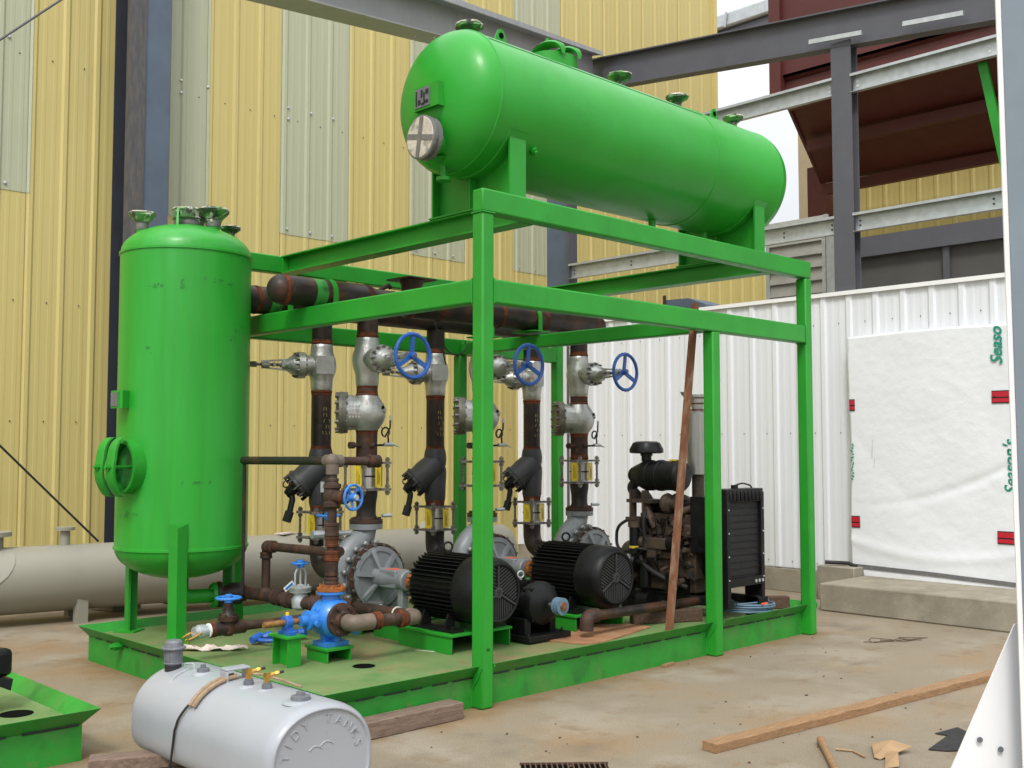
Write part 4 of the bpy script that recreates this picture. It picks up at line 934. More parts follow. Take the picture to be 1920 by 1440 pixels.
# ------------------------------------------------------------------ diesel engine
en = thing('diesel_engine', 'brown and black diesel engine with radiator and tall silver exhaust silencer', 'engine', (7.68, 5.7, ZD))
ex = 7.68
mb = MB(); mb.box(ex-.20, ex+.20, 5.50, 6.14, .50, .84); mb.box(ex-.17, ex+.17, 5.52, 6.12, .84, 1.04)
for k in range(4):
    yy = 5.58+k*.16; mb.cyl((ex-.21, yy, .62), (ex-.19, yy, .62), .035); mb.box(ex-.225, ex-.19, yy-.05, yy+.05, .86, .96)
mb.box(ex-.24, ex-.19, 5.62, 5.98, .66, .72); mb.box(ex-.15, ex+.15, 5.54, 6.10, .38, .50); mb.obj('engine_block', ENG, en, bevel=.012)
mb = MB(); mb.box(ex-.11, ex+.13, 5.54, 6.08, 1.04, 1.14); mb.obj('valve_cover', BLACK, en, bevel=.02)
mb = MB(); mb.lathe((ex, 6.12, .62), (0, 1, 0), [(0, .25), (.06, .26), (.14, .22), (.22, .16), (.26, .15), (.28, .12), (.34, .06), (.48, .045)], 36); mb.bolts((ex, 6.12, .62), (0, 1, 0), .24, 14, .012, .09); mb.obj('bell_housing', ENG, en)
mb = MB(); mb.lathe((ex, 5.50, .60), (0, -1, 0), [(0, .11), (.05, .11), (.055, .08), (.09, .08)], 28); mb.lathe((ex, 5.52, .86), (0, -1, 0), [(0, .07), (.06, .07)], 24); mb.obj('drive_pulley', BLACK, en)
# intake / fuel system clutter on the near-left side
mb = MB(); xs = ex-.27
for k in range(5): mb.tube([(xs+.06, 5.60+.12*k, .92), (xs-.02-.01*k, 5.62+.11*k, 1.0+.01*k), (xs-.03, 5.66+.09*k, .90), (xs-.01, 5.80, .78-.01*k)], .006, bend=.05, n=6)
mb.obj('fuel_line', BLACK, en)
mb = MB(); mb.box(xs-.03, xs+.08, 5.70, 5.98, .74, .84); mb.cyl((xs, 5.99, .79), (xs, 6.04, .79), .05); mb.box(xs-.02, xs+.08, 5.86, 5.96, .66, .75); mb.obj('injection_pump', ENG, en, bevel=.01)
mb = MB(); mb.cyl((xs-.04, 6.07, .70), (xs-.04, 6.07, .92), .045); mb.cyl((xs-.04, 5.95, .42), (xs-.04, 5.95, .60), .048); mb.cyl((xs-.06, 5.66, .40), (xs-.06, 5.66, .56), .05); ff = mb.objs('filter_canister', BLACKP, en)[0]
mb = MB(); mb.cyl((xs-.04, 6.07, .922), (xs-.04, 6.07, 1.0), .055); mb.box(xs-.1, xs+.06, 6.02, 6.12, .985, 1.01); mb.obj('filter_head', ENG, en)
mb = MB(); mb.lathe((xs-.04, 6.07, .74), (0, 0, 1), [(0, .0465), (.02, .0465)], 20, cap=False); mb.obj('filter_label', YEL, ff)
mb = MB(); mb.lathe((xs-.05, 6.20, .62), (0, -1, 0), [(0, .05), (.02, .065), (.14, .065), (.16, .05)], 22); mb.cyl((xs-.04, 6.04, .62), (xs-.04, 5.92, .62), .03); mb.obj('starter_motor', BLACK, en)
mb = MB(); mb.cyl((xs-.09, 6.10, .66), (xs-.12, 6.09, .66), .03, n=14); mb.obj('pressure_gauge', GALV, en)
mb = MB()      # hoses
mb.tube([(ex-.08, 6.02, 1.06), (ex-.22, 6.0, 1.10), (ex-.30, 5.98, .98), (ex-.30, 5.96, .80), (ex-.20, 5.90, .66)], .016, bend=.09, n=10)
mb.tube([(ex-.20, 5.9, .70), (ex-.34, 5.98, .75), (ex-.33, 6.18, .70), (ex-.28, 6.30, .74), (ex-.30, 6.28, .92), (ex-.25, 6.14, 1.0)], .014, bend=.08, n=10)
mb.tube([(ex-.22, 6.12, .76), (ex-.34, 5.95, .60), (ex-.33, 5.72, .50), (ex-.24, 5.56, .44)], .02, bend=.1, n=10)
mb.tube([(ex-.2, 6.3, .70), (ex-.32, 6.3, .72), (ex-.35, 6.16, .68), (ex-.25, 6.1, .64)], .015, bend=.08, n=10)
mb.tube([(ex-.2, 5.62, .98), (ex-.30, 5.60, .90), (ex-.28, 5.58, .6), (ex-.22, 5.5, .5)], .012, bend=.1, n=8)
mb.obj('hose', RUBBER, en)
mb = MB(); mb.tube([(ex-.02, 6.10, 1.10), (ex-.06, 6.14, 1.2), (ex-.18, 6.06, 1.18), (ex-.22, 5.98, 1.02), (ex-.22, 5.9, .92)], .038, bend=.09, n=16); mb.tube([(ex-.05, 5.6, 1.10), (ex-.2, 5.66, 1.06), (ex-.22, 5.72, .95)], .034, bend=.08, n=14); mb.obj('intake_pipe', ENG, en)
mb = MB(); mb.box(ex-.27, ex-.19, 6.0, 6.02, .92, 1.24); mb.box(ex-.27, ex-.19, 6.14, 6.16, .92, 1.24); mb.box(ex-.26, ex-.04, 5.92, 6.2, 1.13, 1.16); mb.obj('filter_bracket', ENG, en)
mb = MB(); random.seed(77)      # brackets, plugs, clamps and injectors on the near side of the block
for k in range(34):
    p = V((ex-random.choice((.20, .21, .24)), random.uniform(5.52, 6.12), random.uniform(.44, 1.02)))
    if random.random() < .5: mb.obox(p, (random.uniform(.02, .07), random.uniform(.02, .10), random.uniform(.02, .08)), Matrix.Rotation(random.uniform(-.4, .4), 3, 'X'))
    else: mb.cyl(p, p-V((random.uniform(.03, .08), 0, random.uniform(-.02, .02))), random.uniform(.008, .03), n=10)
mb.objs('engine_fitting', ENG, en)
mb = MB()
for k in range(12):
    p = V((ex-.235, random.uniform(5.54, 6.1), random.uniform(.46, 1.0))); q = p+V((-random.uniform(.0, .06), random.uniform(-.2, .2), random.uniform(-.3, .1)))
    mb.tube([p, (p+q)/2+V((-.06, 0, .04)), q], random.uniform(.006, .012), bend=.05, n=7)
mb.cyl((ex-.26, 5.60, .80), (ex-.26, 5.72, .80), .07); mb.lathe((ex-.26, 5.60, .80), (0, -1, 0), [(0, .05), (.03, .05)], 18); mb.obj('alternator', BLACK, en)
mb = MB(); mb.lathe((ex-.17, 5.86, 1.13), (0, -1, 0), [(0, .03), (.02, .08), (.05, .09), (.08, .08), (.10, .05), (.16, .05)], 22); mb.tube([(ex-.17, 5.80, 1.13), (ex-.10, 5.76, 1.2), (ex+.10, 5.72, 1.12)], .035, bend=.06, n=12); mb.obj('turbocharger', ENG, en)
# air cleaner
ac = V((ex-.16, 6.20, 1.37)); mb = MB(); mb.lathe(ac, (0, -1, 0), [(-.02, .0), (-.02, .055), (.0, .07), (.03, .07), (.035, .085), (.13, .122), (.16, .135), (.22, .135), (.225, .128), (.29, .128), (.30, .136), (.33, .136), (.335, .128), (.47, .128), (.48, .136), (.53, .136), (.55, .12), (.56, .03)], 36); acl = mb.obj('air_cleaner', BLACKP, en)
mb = MB(); mb.lathe((ac.x, 6.05, 1.49), (0, 0, 1), [(0, .045), (.05, .045), (.052, .055), (.07, .055), (.072, .13), (.08, .15), (.11, .15), (.165, .12), (.178, .09), (.18, .0)], 28)
for k in range(20): an = 2*pi*k/20; mb.bar(V((ac.x, 6.05, 1.565))+V((cos(an), sin(an), 0))*.13, V((ac.x, 6.05, 1.60))+V((cos(an), sin(an), 0))*.143, .01, .01)
mb.obj('rain_cap', BLACKP, acl)
mb = MB(); mb.box(ac.x-.06, ac.x+.0, 5.70, 5.75, 1.498, 1.512); mb.obj('yellow_latch', YEL, acl)
mb = MB()
for k in (-1, 1):
    for j in (0, 1): mb.box(ac.x-.1, ac.x-.093, 5.995+.02*k, 6.003+.02*k, 1.375+.02*j+.0, 1.387+.02*j)
mb = MB(); mb.tube([(ac.x+.04, 6.16, 1.33), (ac.x+.02, 6.26, 1.26), (ac.x+.06, 6.16, 1.15)], .045, bend=.08, n=14); mb.obj('intake_hose', RUBBER, en)
# exhaust
xx, yy = 7.80, 5.70
mb = MB(); mb.cyl((xx, yy, 1.10), (xx, yy, 1.40), .055); mb.lathe((xx, yy, 1.08), (0, 0, 1), [(0, .10), (.03, .10), (.05, .07)], 20); mb.obj('exhaust_pipe', ENG, en)
mb = MB(); mb.lathe((xx, yy, 1.36), (0, 0, 1), [(0, .05), (.02, .095), (.56, .095), (.58, .05), (.62, .055), (.72, .055)], 32); mb.obj('silencer', mat('silencer_steel', (.42, .42, .40), .35, .7, var=.15, vs=4, stretch=(8, 8, .6), dirt=[((.3, .2, .12), .6, .8, 3, .4)]), en)
mb = MB(); mb.lathe((xx, yy, 1.935), (0, 0, 1), [(0, .097), (.012, .097)], 32, cap=False); mb.torus((xx, yy, 2.0), (0, 0, 1), .057, .006, 24, 6); mb.torus((xx, yy, 2.05), (0, 0, 1), .057, .006, 24, 6); mb.obj('exhaust_clamp', WELD, en)
mb = MB(); mb.obox((xx-.085, yy+.04, 2.07), (.10, .11, .006), Matrix.Rotation(.7, 3, 'Y')); mb.obj('flap_cap', GALV, en)
# radiator
rx0, rx1, ry0, ry1, rz0, rz1 = 7.41, 7.95, 5.13, 5.30, .47, 1.27
mb = MB(); mb.box(rx0, rx0+.045, ry0, ry1, rz0-.16, rz1-.03); mb.box(rx1-.045, rx1, ry0, ry1, rz0-.16, rz1-.03); mb.box(rx0+.046, rx1-.046, ry0, ry1, rz0, rz0+.07); 
mb.slot(1)
for k in range(4):
    for xq in (rx0+.02, rx1-.02): mb.sph((xq, ry0-.003, rz0+.06+k*.19), .007, 8, 5)
for k in range(3): mb.cyl((rx1-.13+.05*k, ry0-.002, rz0+.03), (rx1-.13+.05*k, ry0+.01, rz0+.03), .015, n=8)
rd = mb.obj('radiator_frame', [BLACK, GALV], en)
mb = MB(); mb.box(rx0+.002, rx1-.002, ry0+.005, ry1-.005, rz1-.11, rz1); 
for k in range(9): mb.cyl((rx0+.05+.055*k, ry0+.004, rz1-.1), (rx0+.05+.055*k, ry0+.004, rz1-.02), .018, n=8)
mb.obj('top_tank', BLACK, rd, bevel=.03)
mb = MB(); mb.box(rx0+.045, rx1-.045, ry0+.03, ry1-.03, rz0+.07, rz1-.11)
for k in range(11): mb.box(rx0+.046, rx1-.046, ry0+.022, ry0+.029, rz0+.09+k*.055, rz0+.094+k*.055)
mb.obj('radiator_core', RADC, rd)
mb = MB(); mb.cyl((rx0+.24, 5.22, rz1), (rx0+.24, 5.22, rz1+.03), .03); mb.tube([(rx0+.24, 5.22, rz1+.025), (rx0+.36, 5.22, rz1+.045), (rx1-.06, 5.22, rz1+.02), (rx1-.03, 5.22, rz1-.02)], .007, bend=.04, n=6); mb.obj('filler_cap', BLACKP, rd)
mb = MB(); mb.lathe((ex, 5.44, .87), (0, -1, 0), [(0, .25), (.13, .27)], 32, cap=False); mb.box(rx0+.02, rx1-.02, 5.301, 5.32, rz0+.02, rz1-.05); mb.box(rx0+.03, rx1-.03, 5.321, 5.52, .74, rz1-.07); mb.obj('fan_shroud', BLACK, en)
mb = MB(); mb.tube([(ex+.0, 5.5, 1.06), (ex+.02, 5.42, 1.14), (ex+.05, 5.30, 1.16)], .03, bend=.05, n=12); mb.obj('radiator_hose', RUBBER, en)
mb = MB()
for sg in (-1, 1): mb.box(ex+sg*.20-.03, ex+sg*.20+.03, 5.14, 6.60, .30, .37)
mb.box(ex-.24, ex-.14, 6.20, 6.28, ZD, .55); mb.box(ex+.14, ex+.24, 6.20, 6.28, ZD, .55); mb.box(rx1-.10, rx1+.03, 5.12, 5.26, ZD+.0, .36); mb.box(ex-.24, ex-.14, 5.60, 5.66, .37, .52); mb.obj('mounting_rail', BLACK, en, bevel=.004)
mb = MB(); mb.cyl((ex-.30, 6.22, .34), (ex-.30, 6.22, .56), .05); mb.cyl((ex-.29, 5.9, .29), (ex-.29, 6.02, .29), .085); mb.objs('sump_canister', BLACK, en)

# ------------------------------------------------------------------ blue gear pump and small rusty piping
bp = thing('gear_pump', 'bright blue cast pump on a low green stand before the grey pump', 'pump', (4.24, 6.1, .315))
bc = V((4.215, 6.09, .475)); mb = MB()
mb.lathe(bc+V((0, .10, 0)), (0, -1, 0), [(0, .08), (.03, .125), (.15, .13), (.18, .12), (.21, .085)], 36)
mb.lathe(bc+V((.10, 0, 0)), (-1, 0, 0), [(0, .10), (.02, .118), (.15, .12), (.19, .10), (.20, .06), (.27, .05), (.275, .065), (.295, .065), (.30, .035), (.34, .035)], 36)
mb.lathe(bc, (0, 0, 1), [(.08, .07), (.15, .06), (.16, .095), (.175, .095)], 28)
mb.box(bc.x-.09, bc.x+.09, bc.y-.08, bc.y+.08, .296, .325); mb.box(bc.x-.07, bc.x+.07, bc.y-.02, bc.y+.02, .325, .40); mb.box(bc.x-.02, bc.x+.02, bc.y-.075, bc.y+.075, .325, .40)
for k in range(4):
    an = radians(20+k*45); mb.bar(bc+V((-.03, -.11*cos(an), .11*sin(an))), bc+V((-.15, -.04*cos(an), .04*sin(an))), .014, .02)
mb.obj('pump_body', BLUEP, bp)
mb = MB(); mb.cyl(bc+V((.04, -.12, -.06)), bc+V((.11, -.17, -.09)), .022, n=12); mb.cyl(bc+V((-.16, -.03, -.01)), bc+V((-.16, -.09, -.02)), .018, n=8); mb.objs('relief_cap', BLUEP, bp)
mb = MB(); mb.lathe(bc+V((0, -.11, 0)), (0, -1, 0), [(0, .11), (.028, .11), (.03, .06), (.05, .05)], 30); mb.bolts(bc+V((0, -.115, 0)), (0, -1, 0), .088, 6, .013, .045); mb.obj('side_flange', RUST, bp)
mb = MB(); mb.lathe(bc+V((0, 0, .178)), (0, 0, 1), [(0, .095), (.022, .095), (.024, .05), (.05, .045)], 30); mb.bolts(bc+V((0, 0, .19)), (0, 0, 1), .078, 6, .012, .03); mb.obj('top_flange', FLANGERUST, bp)
bs = thing('shaft_bearing', 'small blue pillow-block bearing on a green stub carrying the bronze shaft', 'bearing', (3.90, 6.13, .398))
mb = MB(); sy, szz = 6.12, .475
mb.box(3.87, 3.92, sy-.075, sy+.075, .399, .42); mb.lathe((3.87, sy, szz), (1, 0, 0), [(0, .04), (.005, .046), (.045, .046), (.05, .04)], 24); mb.box(3.875, 3.915, sy-.035, sy+.035, .42, szz)
mb.obj('bearing_block', BLUE, bs); mb = MB(); mb.cyl((3.895, sy, szz+.045), (3.895, sy, szz+.065), .012, n=8); mb.obj('grease_cap', YEL, bs)
mb = MB(); mb.cyl((3.72, sy, szz), (4.08, sy, szz), .021, n=16); tag(mb.obj('drive_shaft', BRASSD), 'bronze-coloured shaft through the small blue bearing', 'shaft')
rp = thing('rusty_pipework', 'small-bore rusty pipework with fittings running up from the blue pump', 'pipework', (4.25, 6.1, .7))
def fit(mb, c, ax, r, l): mb.lathe(V(c)-V(ax).normalized()*l/2, ax, [(0, r*.96), (.004, r*1.08), (.018, r*1.08), (.022, r), (l-.022, r), (l-.018, r*1.08), (l-.004, r*1.08), (l, r*.96)], 20)
vx, vy = 4.215, 6.09
mb = MB(); mb.cyl((vx, vy, .70), (vx, vy, 1.50), .032, n=18)
mb.cyl((vx, vy, 1.52), (4.57, vy, 1.515), .030, n=18); mb.tube([(4.53, vy, 1.515), (4.60, vy, 1.515), (5.02, 6.82, 1.52)], .030, bend=.04, n=16)
mb.obj('riser_pipe', RUST, rp)
mb = MB(); mb.tube([(vx, vy, 1.52), (vx, 7.22, 1.515), (vx, 7.25, 1.515)], .030, bend=.02, n=18); mb.tube([(vx, 7.235, 1.515), (vx, 7.235, .52)], .013, n=8); mb.obj('upper_pipe', PIPE, rp)
mb = MB(); mb.sph((vx, vy, 1.52), .05, 18, 12, (1, 1, 1)); mb.cyl((vx, vy, 1.43), (vx, vy, 1.52), .044, n=18); mb.cyl((vx-.0, vy-.0, 1.52), (vx+.07, vy, 1.52), .043, n=18); mb.cyl((vx, vy, 1.52), (vx, vy+.07, 1.52), .043, n=18); mb.obj('tee', mat('dull_brown_tee', (.15, .12, .095), .6, .2, var=.3, vs=9, dirt=[((.16, .06, .03), .55, .7, 9, .6)]), rp)
mb = MB(); fit(mb, (4.56, vy, 1.515), (1, 0, 0), .042, .09); fit(mb, (vx, vy, 1.38), (0, 0, 1), .04, .05); mb.objs('union', RUST, rp)
for z_, l_, r_ in ((1.06, .09, .046), (.98, .07, .044), (.885, .07, .05), (.80, .10, .044), (.72, .05, .046)):
    mb = MB(); fit(mb, (vx, vy, z_), (0, 0, 1), r_, l_); mb.obj('fitting', RUST if l_ != .07 else WELD, rp)
mb = MB(); mb.lathe((vx, vy, 1.29), (0, 0, 1), [(-.09, .04), (-.075, .058), (-.05, .058), (-.04, .05), (0, .06), (.04, .05), (.05, .06), (.075, .06), (.08, .04)], 24); mb.lathe((vx, vy, 1.28), (.16, -.987, 0), [(.02, .045), (.09, .04), (.10, .05), (.13, .048), (.135, .02), (.18, .018)], 20); v1 = mb.obj('rusty_valve', RUST, rp)
handwheel(v1, V((vx, vy, 1.28))+V((.16, -.987, 0))*.20, (.16, -.987, 0), .082, .009, 5, .3, BLUEP, True)
mb = MB(); hub = V((vx, vy, 1.28))+V((.16, -.987, 0))*.225; mb.lathe(hub, (.16, -.987, 0), [(0, .02), (.01, .018)], 12); mb.obj('hub_nut', GALV, v1)
# lower left branch: elbow, riser, leg
mb = MB(); mb.tube([(4.33, 6.16, .90), (4.5, 6.45, .86), (4.5, 7.36, .85), (4.5, 7.38, .85), (4.5, 7.38, .52)], .034, bend=.06, n=18); mb.obj('branch_pipe', RUST, rp)
mb = MB(); mb.sph((4.5, 7.36, .845), .05, 16, 10); fit(mb, (4.5, 7.38, .78), (0, 0, 1), .044, .05); fit(mb, (4.5, 7.29, .851), (0, 1, 0), .044, .05); fit(mb, (4.47, 6.42, .87), (.3, .7, 0), .046, .08); mb.sph((4.5, 7.38, .49), .055, 16, 10); mb.objs('elbow', RUST, rp)
mb = MB(); mb.tube([(4.22, 7.68, .475), (4.45, 7.6, .475), (4.50, 7.35, .475), (4.50, 6.85, .465), (4.72, 6.55, .46)], .048, bend=.08, n=18); mb.obj('lower_pipe', RUST, rp)
mb = MB(); mb.lathe((4.245, 7.67, .475), (.94, -.33, 0), [(0, .1), (.03, .1), (.035, .06), (.12, .085), (.18, .085), (.22, .055)], 26); mb.bolts((4.245, 7.67, .475), (.94, -.33, 0), .08, 8, .011, .04); mb.obj('pipe_flange', PIPE, rp)
mb = MB()
for (c_, a_, r_, l_) in (((4.42, 7.60, .475), (1, -.3, 0), .058, .07), ((4.5, 7.2, .472), (0, 1, 0), .058, .09), ((4.5, 7.05, .47), (0, 1, 0), .06, .07), ((4.55, 6.76, .465), (.6, -.8, 0), .06, .09)): fit(mb, c_, a_, r_, l_)
mb.objs('fitting', RUST, rp)
# bright globe valve with tag
mb = MB(); gvx, gvy = 4.5, 6.90; mb.lathe((gvx, gvy, .46), (0, 0, 1), [(-.05, .03), (-.03, .06), (.03, .065), (.06, .05), (.08, .05), (.082, .08), (.10, .08), (.103, .082), (.12, .082), (.122, .055), (.13, .035), (.14, .02)], 26)
for sg in (-1, 1): mb.tube([(gvx+.045*sg, gvy, .58), (gvx+.045*sg, gvy, .68), (gvx+.03*sg, gvy, .71), (gvx, gvy, .715)], .008, n=8)
mb.cyl((gvx, gvy, .56), (gvx, gvy, .755), .009, n=8); mb.bolts((gvx, gvy, .575), (0, 0, 1), .068, 6, .008, .02); gv2 = mb.obj('globe_valve', GALV, rp)
handwheel(gv2, (gvx, gvy, .755), (0, 0, 1), .062, .008, 5, 0, BLUEP, True)
mb = MB(); mb.obox((gvx-.13, gvy-.05, .60), (.09, .004, .035), Matrix.Rotation(-.6, 3, 'Y')); tg = mb.obj('tag', WHITET, gv2); mb = MB(); mb.obox((gvx-.13, gvy-.0535, .60), (.07, .002, .016), Matrix.Rotation(-.6, 3, 'Y')); mb.obj('tag_stripe', BLUEP, tg)
# outlet loop to the right of the blue pump
ol = thing('rusty_pipework', 'rusty elbowed pipe turning back from the blue pump side flange', 'pipework', (4.5, 5.9, .45))
mb = MB(); mb.tube([(4.215, 5.95, .47), (4.215, 5.83, .465), (4.72, 5.85, .45), (4.75, 5.87, .45), (4.75, 6.75, .44)], .042, bend=.07, n=20, seg=8); mb.obj('loop_pipe', RUST, ol)
mb = MB(); mb.tube([(4.215, 5.90, .465), (4.215, 5.83, .465), (4.36, 5.834, .463)], .054, bend=.06, n=20, seg=8); mb.tube([(4.66, 5.846, .45), (4.75, 5.85, .45), (4.75, 5.93, .45)], .053, bend=.06, n=20, seg=8); mb.objs('elbow', mat('grey_brown_fitting', (.17, .13, .10), .6, .2, var=.3, vs=8, bump=.2), ol)
mb = MB(); fit(mb, (4.40, 5.835, .462), (1, 0, 0), .056, .05); fit(mb, (4.62, 5.845, .453), (1, 0, 0), .056, .05); mb.objs('collar', WELD, ol)
mb = MB(); mb.torus((4.75, 6.06, .448), (0, 1, 0), .044, .006, 20, 6); mb.obj('pale_band', CHALK, ol)
# hose-bib line to the left: valve with blue wheel and camlock
hb = thing('hose_valve_line', 'dark short pipe with upright valve and silver hose fitting on the left deck', 'pipework', (3.73, 6.6, ZD))
hz = .40; hy = 6.6
mb = MB(); mb.cyl((3.64, hy, hz), (4.68, hy, hz), .030, n=18); mb.obj('pipe', RUST, hb)
mb = MB(); mb.cyl((3.62, hy, hz), (3.86, hy, hz), .046, n=18); mb.lathe((3.74, hy, hz), (0, 0, 1), [(-.05, .03), (-.03, .05), (.05, .05), (.052, .07), (.08, .07), (.083, .05), (.12, .03), (.16, .03), (.17, .018), (.19, .014)], 22); mb.bolts((3.74, hy, hz+.05), (0, 0, 1), .058, 4, .009, .045, 0, .5)
for sg in (-1, 1): mb.tube([(3.74+.03*sg, hy, hz+.08), (3.74+.035*sg, hy, hz+.13), (3.74, hy, hz+.175)], .008, n=6)
vb = mb.obj('valve_body', PIPE, hb); handwheel(vb, (3.74, hy, hz+.20), (0, 0, 1), .078, .009, 4, .2, BLUEP, True)
mb = MB(); mb.cyl((3.60, hy, hz), (3.64, hy, hz), .05, n=18); mb.obj('rusty_collar', WELD, hb)
mb = MB(); mb.lathe((3.60, hy, hz), (-1, 0, 0), [(0, .034), (.03, .034), (.035, .045), (.08, .045), (.085, .036), (.11, .036)], 20); mb.obj('camlock', GALV, hb)
mb = MB(); mb.cyl((3.607, hy, hz), (3.592, hy, hz), .047, n=18); mb.obj('white_ring', WHITET, hb)
mb = MB()
for sg in (-1, 1): mb.tube([(3.52, hy+sg*.045, hz), (3.47, hy+sg*.055, hz-.02), (3.43, hy+sg*.045, hz-.035)], .006, n=6)
mb.torus((3.42, hy-.04, hz-.045), (0, 1, .4), .015, .003, 12, 5); mb.objs('cam_arm', BRASS, hb)
# small wheel + siphon by first suction coupling
sv = thing('gauge_valve', 'small gauge valve with flat blue wheel beside the leftmost suction pipe', 'valve', (4.9, 7.1, .95))
mb = MB(); gx, gy = 4.80, 6.98; mb.lathe((gx, gy, .93), (0, 0, 1), [(-.12, .05), (-.08, .06), (-.07, .035), (-.02, .04), (.02, .03), (.05, .02), (.12, .012)], 18); mb.cyl((gx-.14, gy, .95), (gx+.20, gy, .95), .02, n=12); mb.cyl((gx-.15, gy, .95), (gx-.05, gy, .95), .03, n=8); mb.obj('valve_body', GALV, sv)
handwheel(sv, (gx+.0, gy, 1.09), (0, 0, 1), .085, .009, 4, 0, BLUEP, True)
mb = MB(); mb.tube([(gx-.05, gy, 1.0), (gx-.05, gy, 1.12)]+[(gx-.02+.035*cos(a), gy, 1.17+.035*sin(a)) for a in [3.6+k*.6 for k in range(10)]]+[(gx-.06, gy, 1.24), (gx-.06, gy, 1.30)], .007, n=8); mb.obj('gauge_siphon', BLK, sv)
mb = MB(); mb.cyl((gx-.06, gy, 1.27), (gx-.06, gy, 1.35), .016, n=8); mb.obj('siphon_cap', GALV, sv)
mb = MB(); random.seed(2)
for k in range(5): mb.tube([(4.1+.08*k, 6.9+.05*sin(k*2), .235), (4.18+.08*k, 6.86+.06*cos(k), .26)], .028, n=8)
mb.torus((4.25, 6.88, .235), (0, 0, 1), .10, .016, 24, 8)
tag(mb.obj('spare_handwheel', BLUE), 'dark blue handwheel and yoke lying on the deck behind the bronze shaft', 'handwheel')

# ------------------------------------------------------------------ loose things on the deck
mb = MB(); vs = []; fs = []; random.seed(21); nx_, ny_ = 14, 6
for i in range(nx_):
    for j in range(ny_):
        u = i/(nx_-1); v = j/(ny_-1); w = .5+.5*sin(pi*u)
        vs.append((3.62+u*.36+random.uniform(-.008, .008), 7.08-u*.30+(v-.5)*.13*w+random.uniform(-.01, .01), .205+.022*random.random()*(1 if 0 < j < ny_-1 else .15)+.02*sin(u*9)**2))
for i in range(nx_-1):
    for j in range(ny_-1): fs.append((i*ny_+j, (i+1)*ny_+j, (i+1)*ny_+j+1, i*ny_+j+1))
mb.add(vs, fs); rg = mb.obj('rag', RAG, flat=True); sm_ = rg.modifiers.new('thickness', 'SOLIDIFY'); sm_.thickness = .006
tag(rg, 'crumpled pale rag lying on the green deck by the tank cap', 'rag')
mb = MB(); mb.prism([(5.62, 6.02, .202), (5.80, 5.30, .202), (5.86, 5.24, .202), (6.0, 5.22, .202), (6.75, 5.40, .202), (6.72, 5.60, .202), (6.2, 6.0, .202)], (0, 0, .010)); tag(mb.obj('plywood_sheet', PLY), 'thin brown dusty board lying flat on the deck under the small motor', 'board')
def timber(a, b, w, h, label, m=WOODD, name='timber_block'):
    mb = MB(); mb.bar(a, b, w, h); return tag(mb.obj(name, m, bevel=.006), label, 'timber')
timber((6.78, 5.62, .252), (7.32, 5.34, .252), .09, .10, 'dark timber block under the black pipe near the leaning angle iron')
timber((7.90, 5.66, .255), (8.44, 5.21, .255), .09, .105, 'dark timber block right of the radiator on the deck')
mb = MB(); mb.tube([(6.02, 5.42, .36), (6.06, 5.42, .36), (7.72, 5.47, .33)], .038, n=18); bpipe = thing('black_drain_pipe', 'long black pipe with capped elbow lying low before the engine', 'pipe', (6.8, 5.45, .3))
mb.obj('pipe', PIPE, bpipe); mb = MB(); mb.tube([(6.14, 5.422, .36), (6.02, 5.42, .36), (6.02, 5.42, .26)], .052, bend=.06, n=18); mb.obj('elbow', RUST, bpipe)
mb = MB()
for k in range(4): mb.torus((7.88+.004*k, 5.27+.01*(k % 2), .245+.017*k), (.01*k, .02, 1), .215+.006*k, .009, 48, 8)
mb.tube([(7.66, 5.22, .31), (7.9, 5.12, .315), (8.1, 5.2, .312)], .008, bend=.1, n=6)
bl = thing('drive_belts', 'coil of blue-grey drive belts lying on the deck by the right post', 'belts', (7.88, 5.27, .2)); mb.obj('belt_coil', BLUEG, bl)
mb = MB(); mb.obox((7.83, 5.06, .317), (.09, .014, .012), Matrix.Rotation(.05, 3, 'Z')); mb.obj('red_sleeve', ORANGE, bl)
mb = MB(); a_, b_ = V((6.70, 5.16, .20)), V((7.015, 5.115, 2.76)); mb.bar(a_, b_, .038, .005, (0, -1, 0)); mb.bar(a_+V((-.0165, .0255, 0)), b_+V((-.0165, .0255, 0)), .005, .045, (0, -1, 0))
tag(mb.obj('angle_iron', mat('rusty_angle_iron', (.19, .075, .035), .75, 0, var=.3, vs=7, stretch=(3, 3, 1), dirt=[((.28, .19, .13), .5, .62, 5, .8)], bump=.2)), 'long rusty angle iron leaning against the frame beam', 'angle iron')

# ------------------------------------------------------------------ fuel tank in the foreground
ft = thing('fuel_tank', 'pale grey round-topped fuel tank with embossed lettering in the foreground', 'tank', (2.87, 4.8, 0))
fx0, fx1, fy0, fy1, fh = 2.545, 3.12, 4.14, 5.50, .455
def fprof(k, n=40):
    t = k/n   # closed profile (x,z) superellipse-ish: rounded top, tighter base
    a = 2*pi*t; cx = (fx0+fx1)/2; hw = (fx1-fx0)/2
    x_ = cos(a); z_ = sin(a)
    e = .92 if z_ > 0 else .45
    X = (1 if x_ > 0 else -1)*abs(x_)**(e)
    Z = (1 if z_ > 0 else -1)*abs(z_)**(.95 if z_ > 0 else .5)
    return cx+hw*X, .215+(Z*.24 if z_ > 0 else Z*.19)
mb = MB(); vs = []; fs = []; n = 56
cx, cz = (fx0+fx1)/2, .215
rings = []
for (yy, s_) in ((fy0+.012, 0), (fy0+.012, .80), (fy0+.010, .86), (fy0, .885), (fy0, .905), (fy0+.008, .945), (fy0+.028, .978), (fy0+.06, 1), (fy0+.5, 1), (fy1-.5, 1), (fy1-.06, 1), (fy1-.028, .98), (fy1-.008, .94), (fy1, .89), (fy1, 0)):
    rings.append((yy, s_))
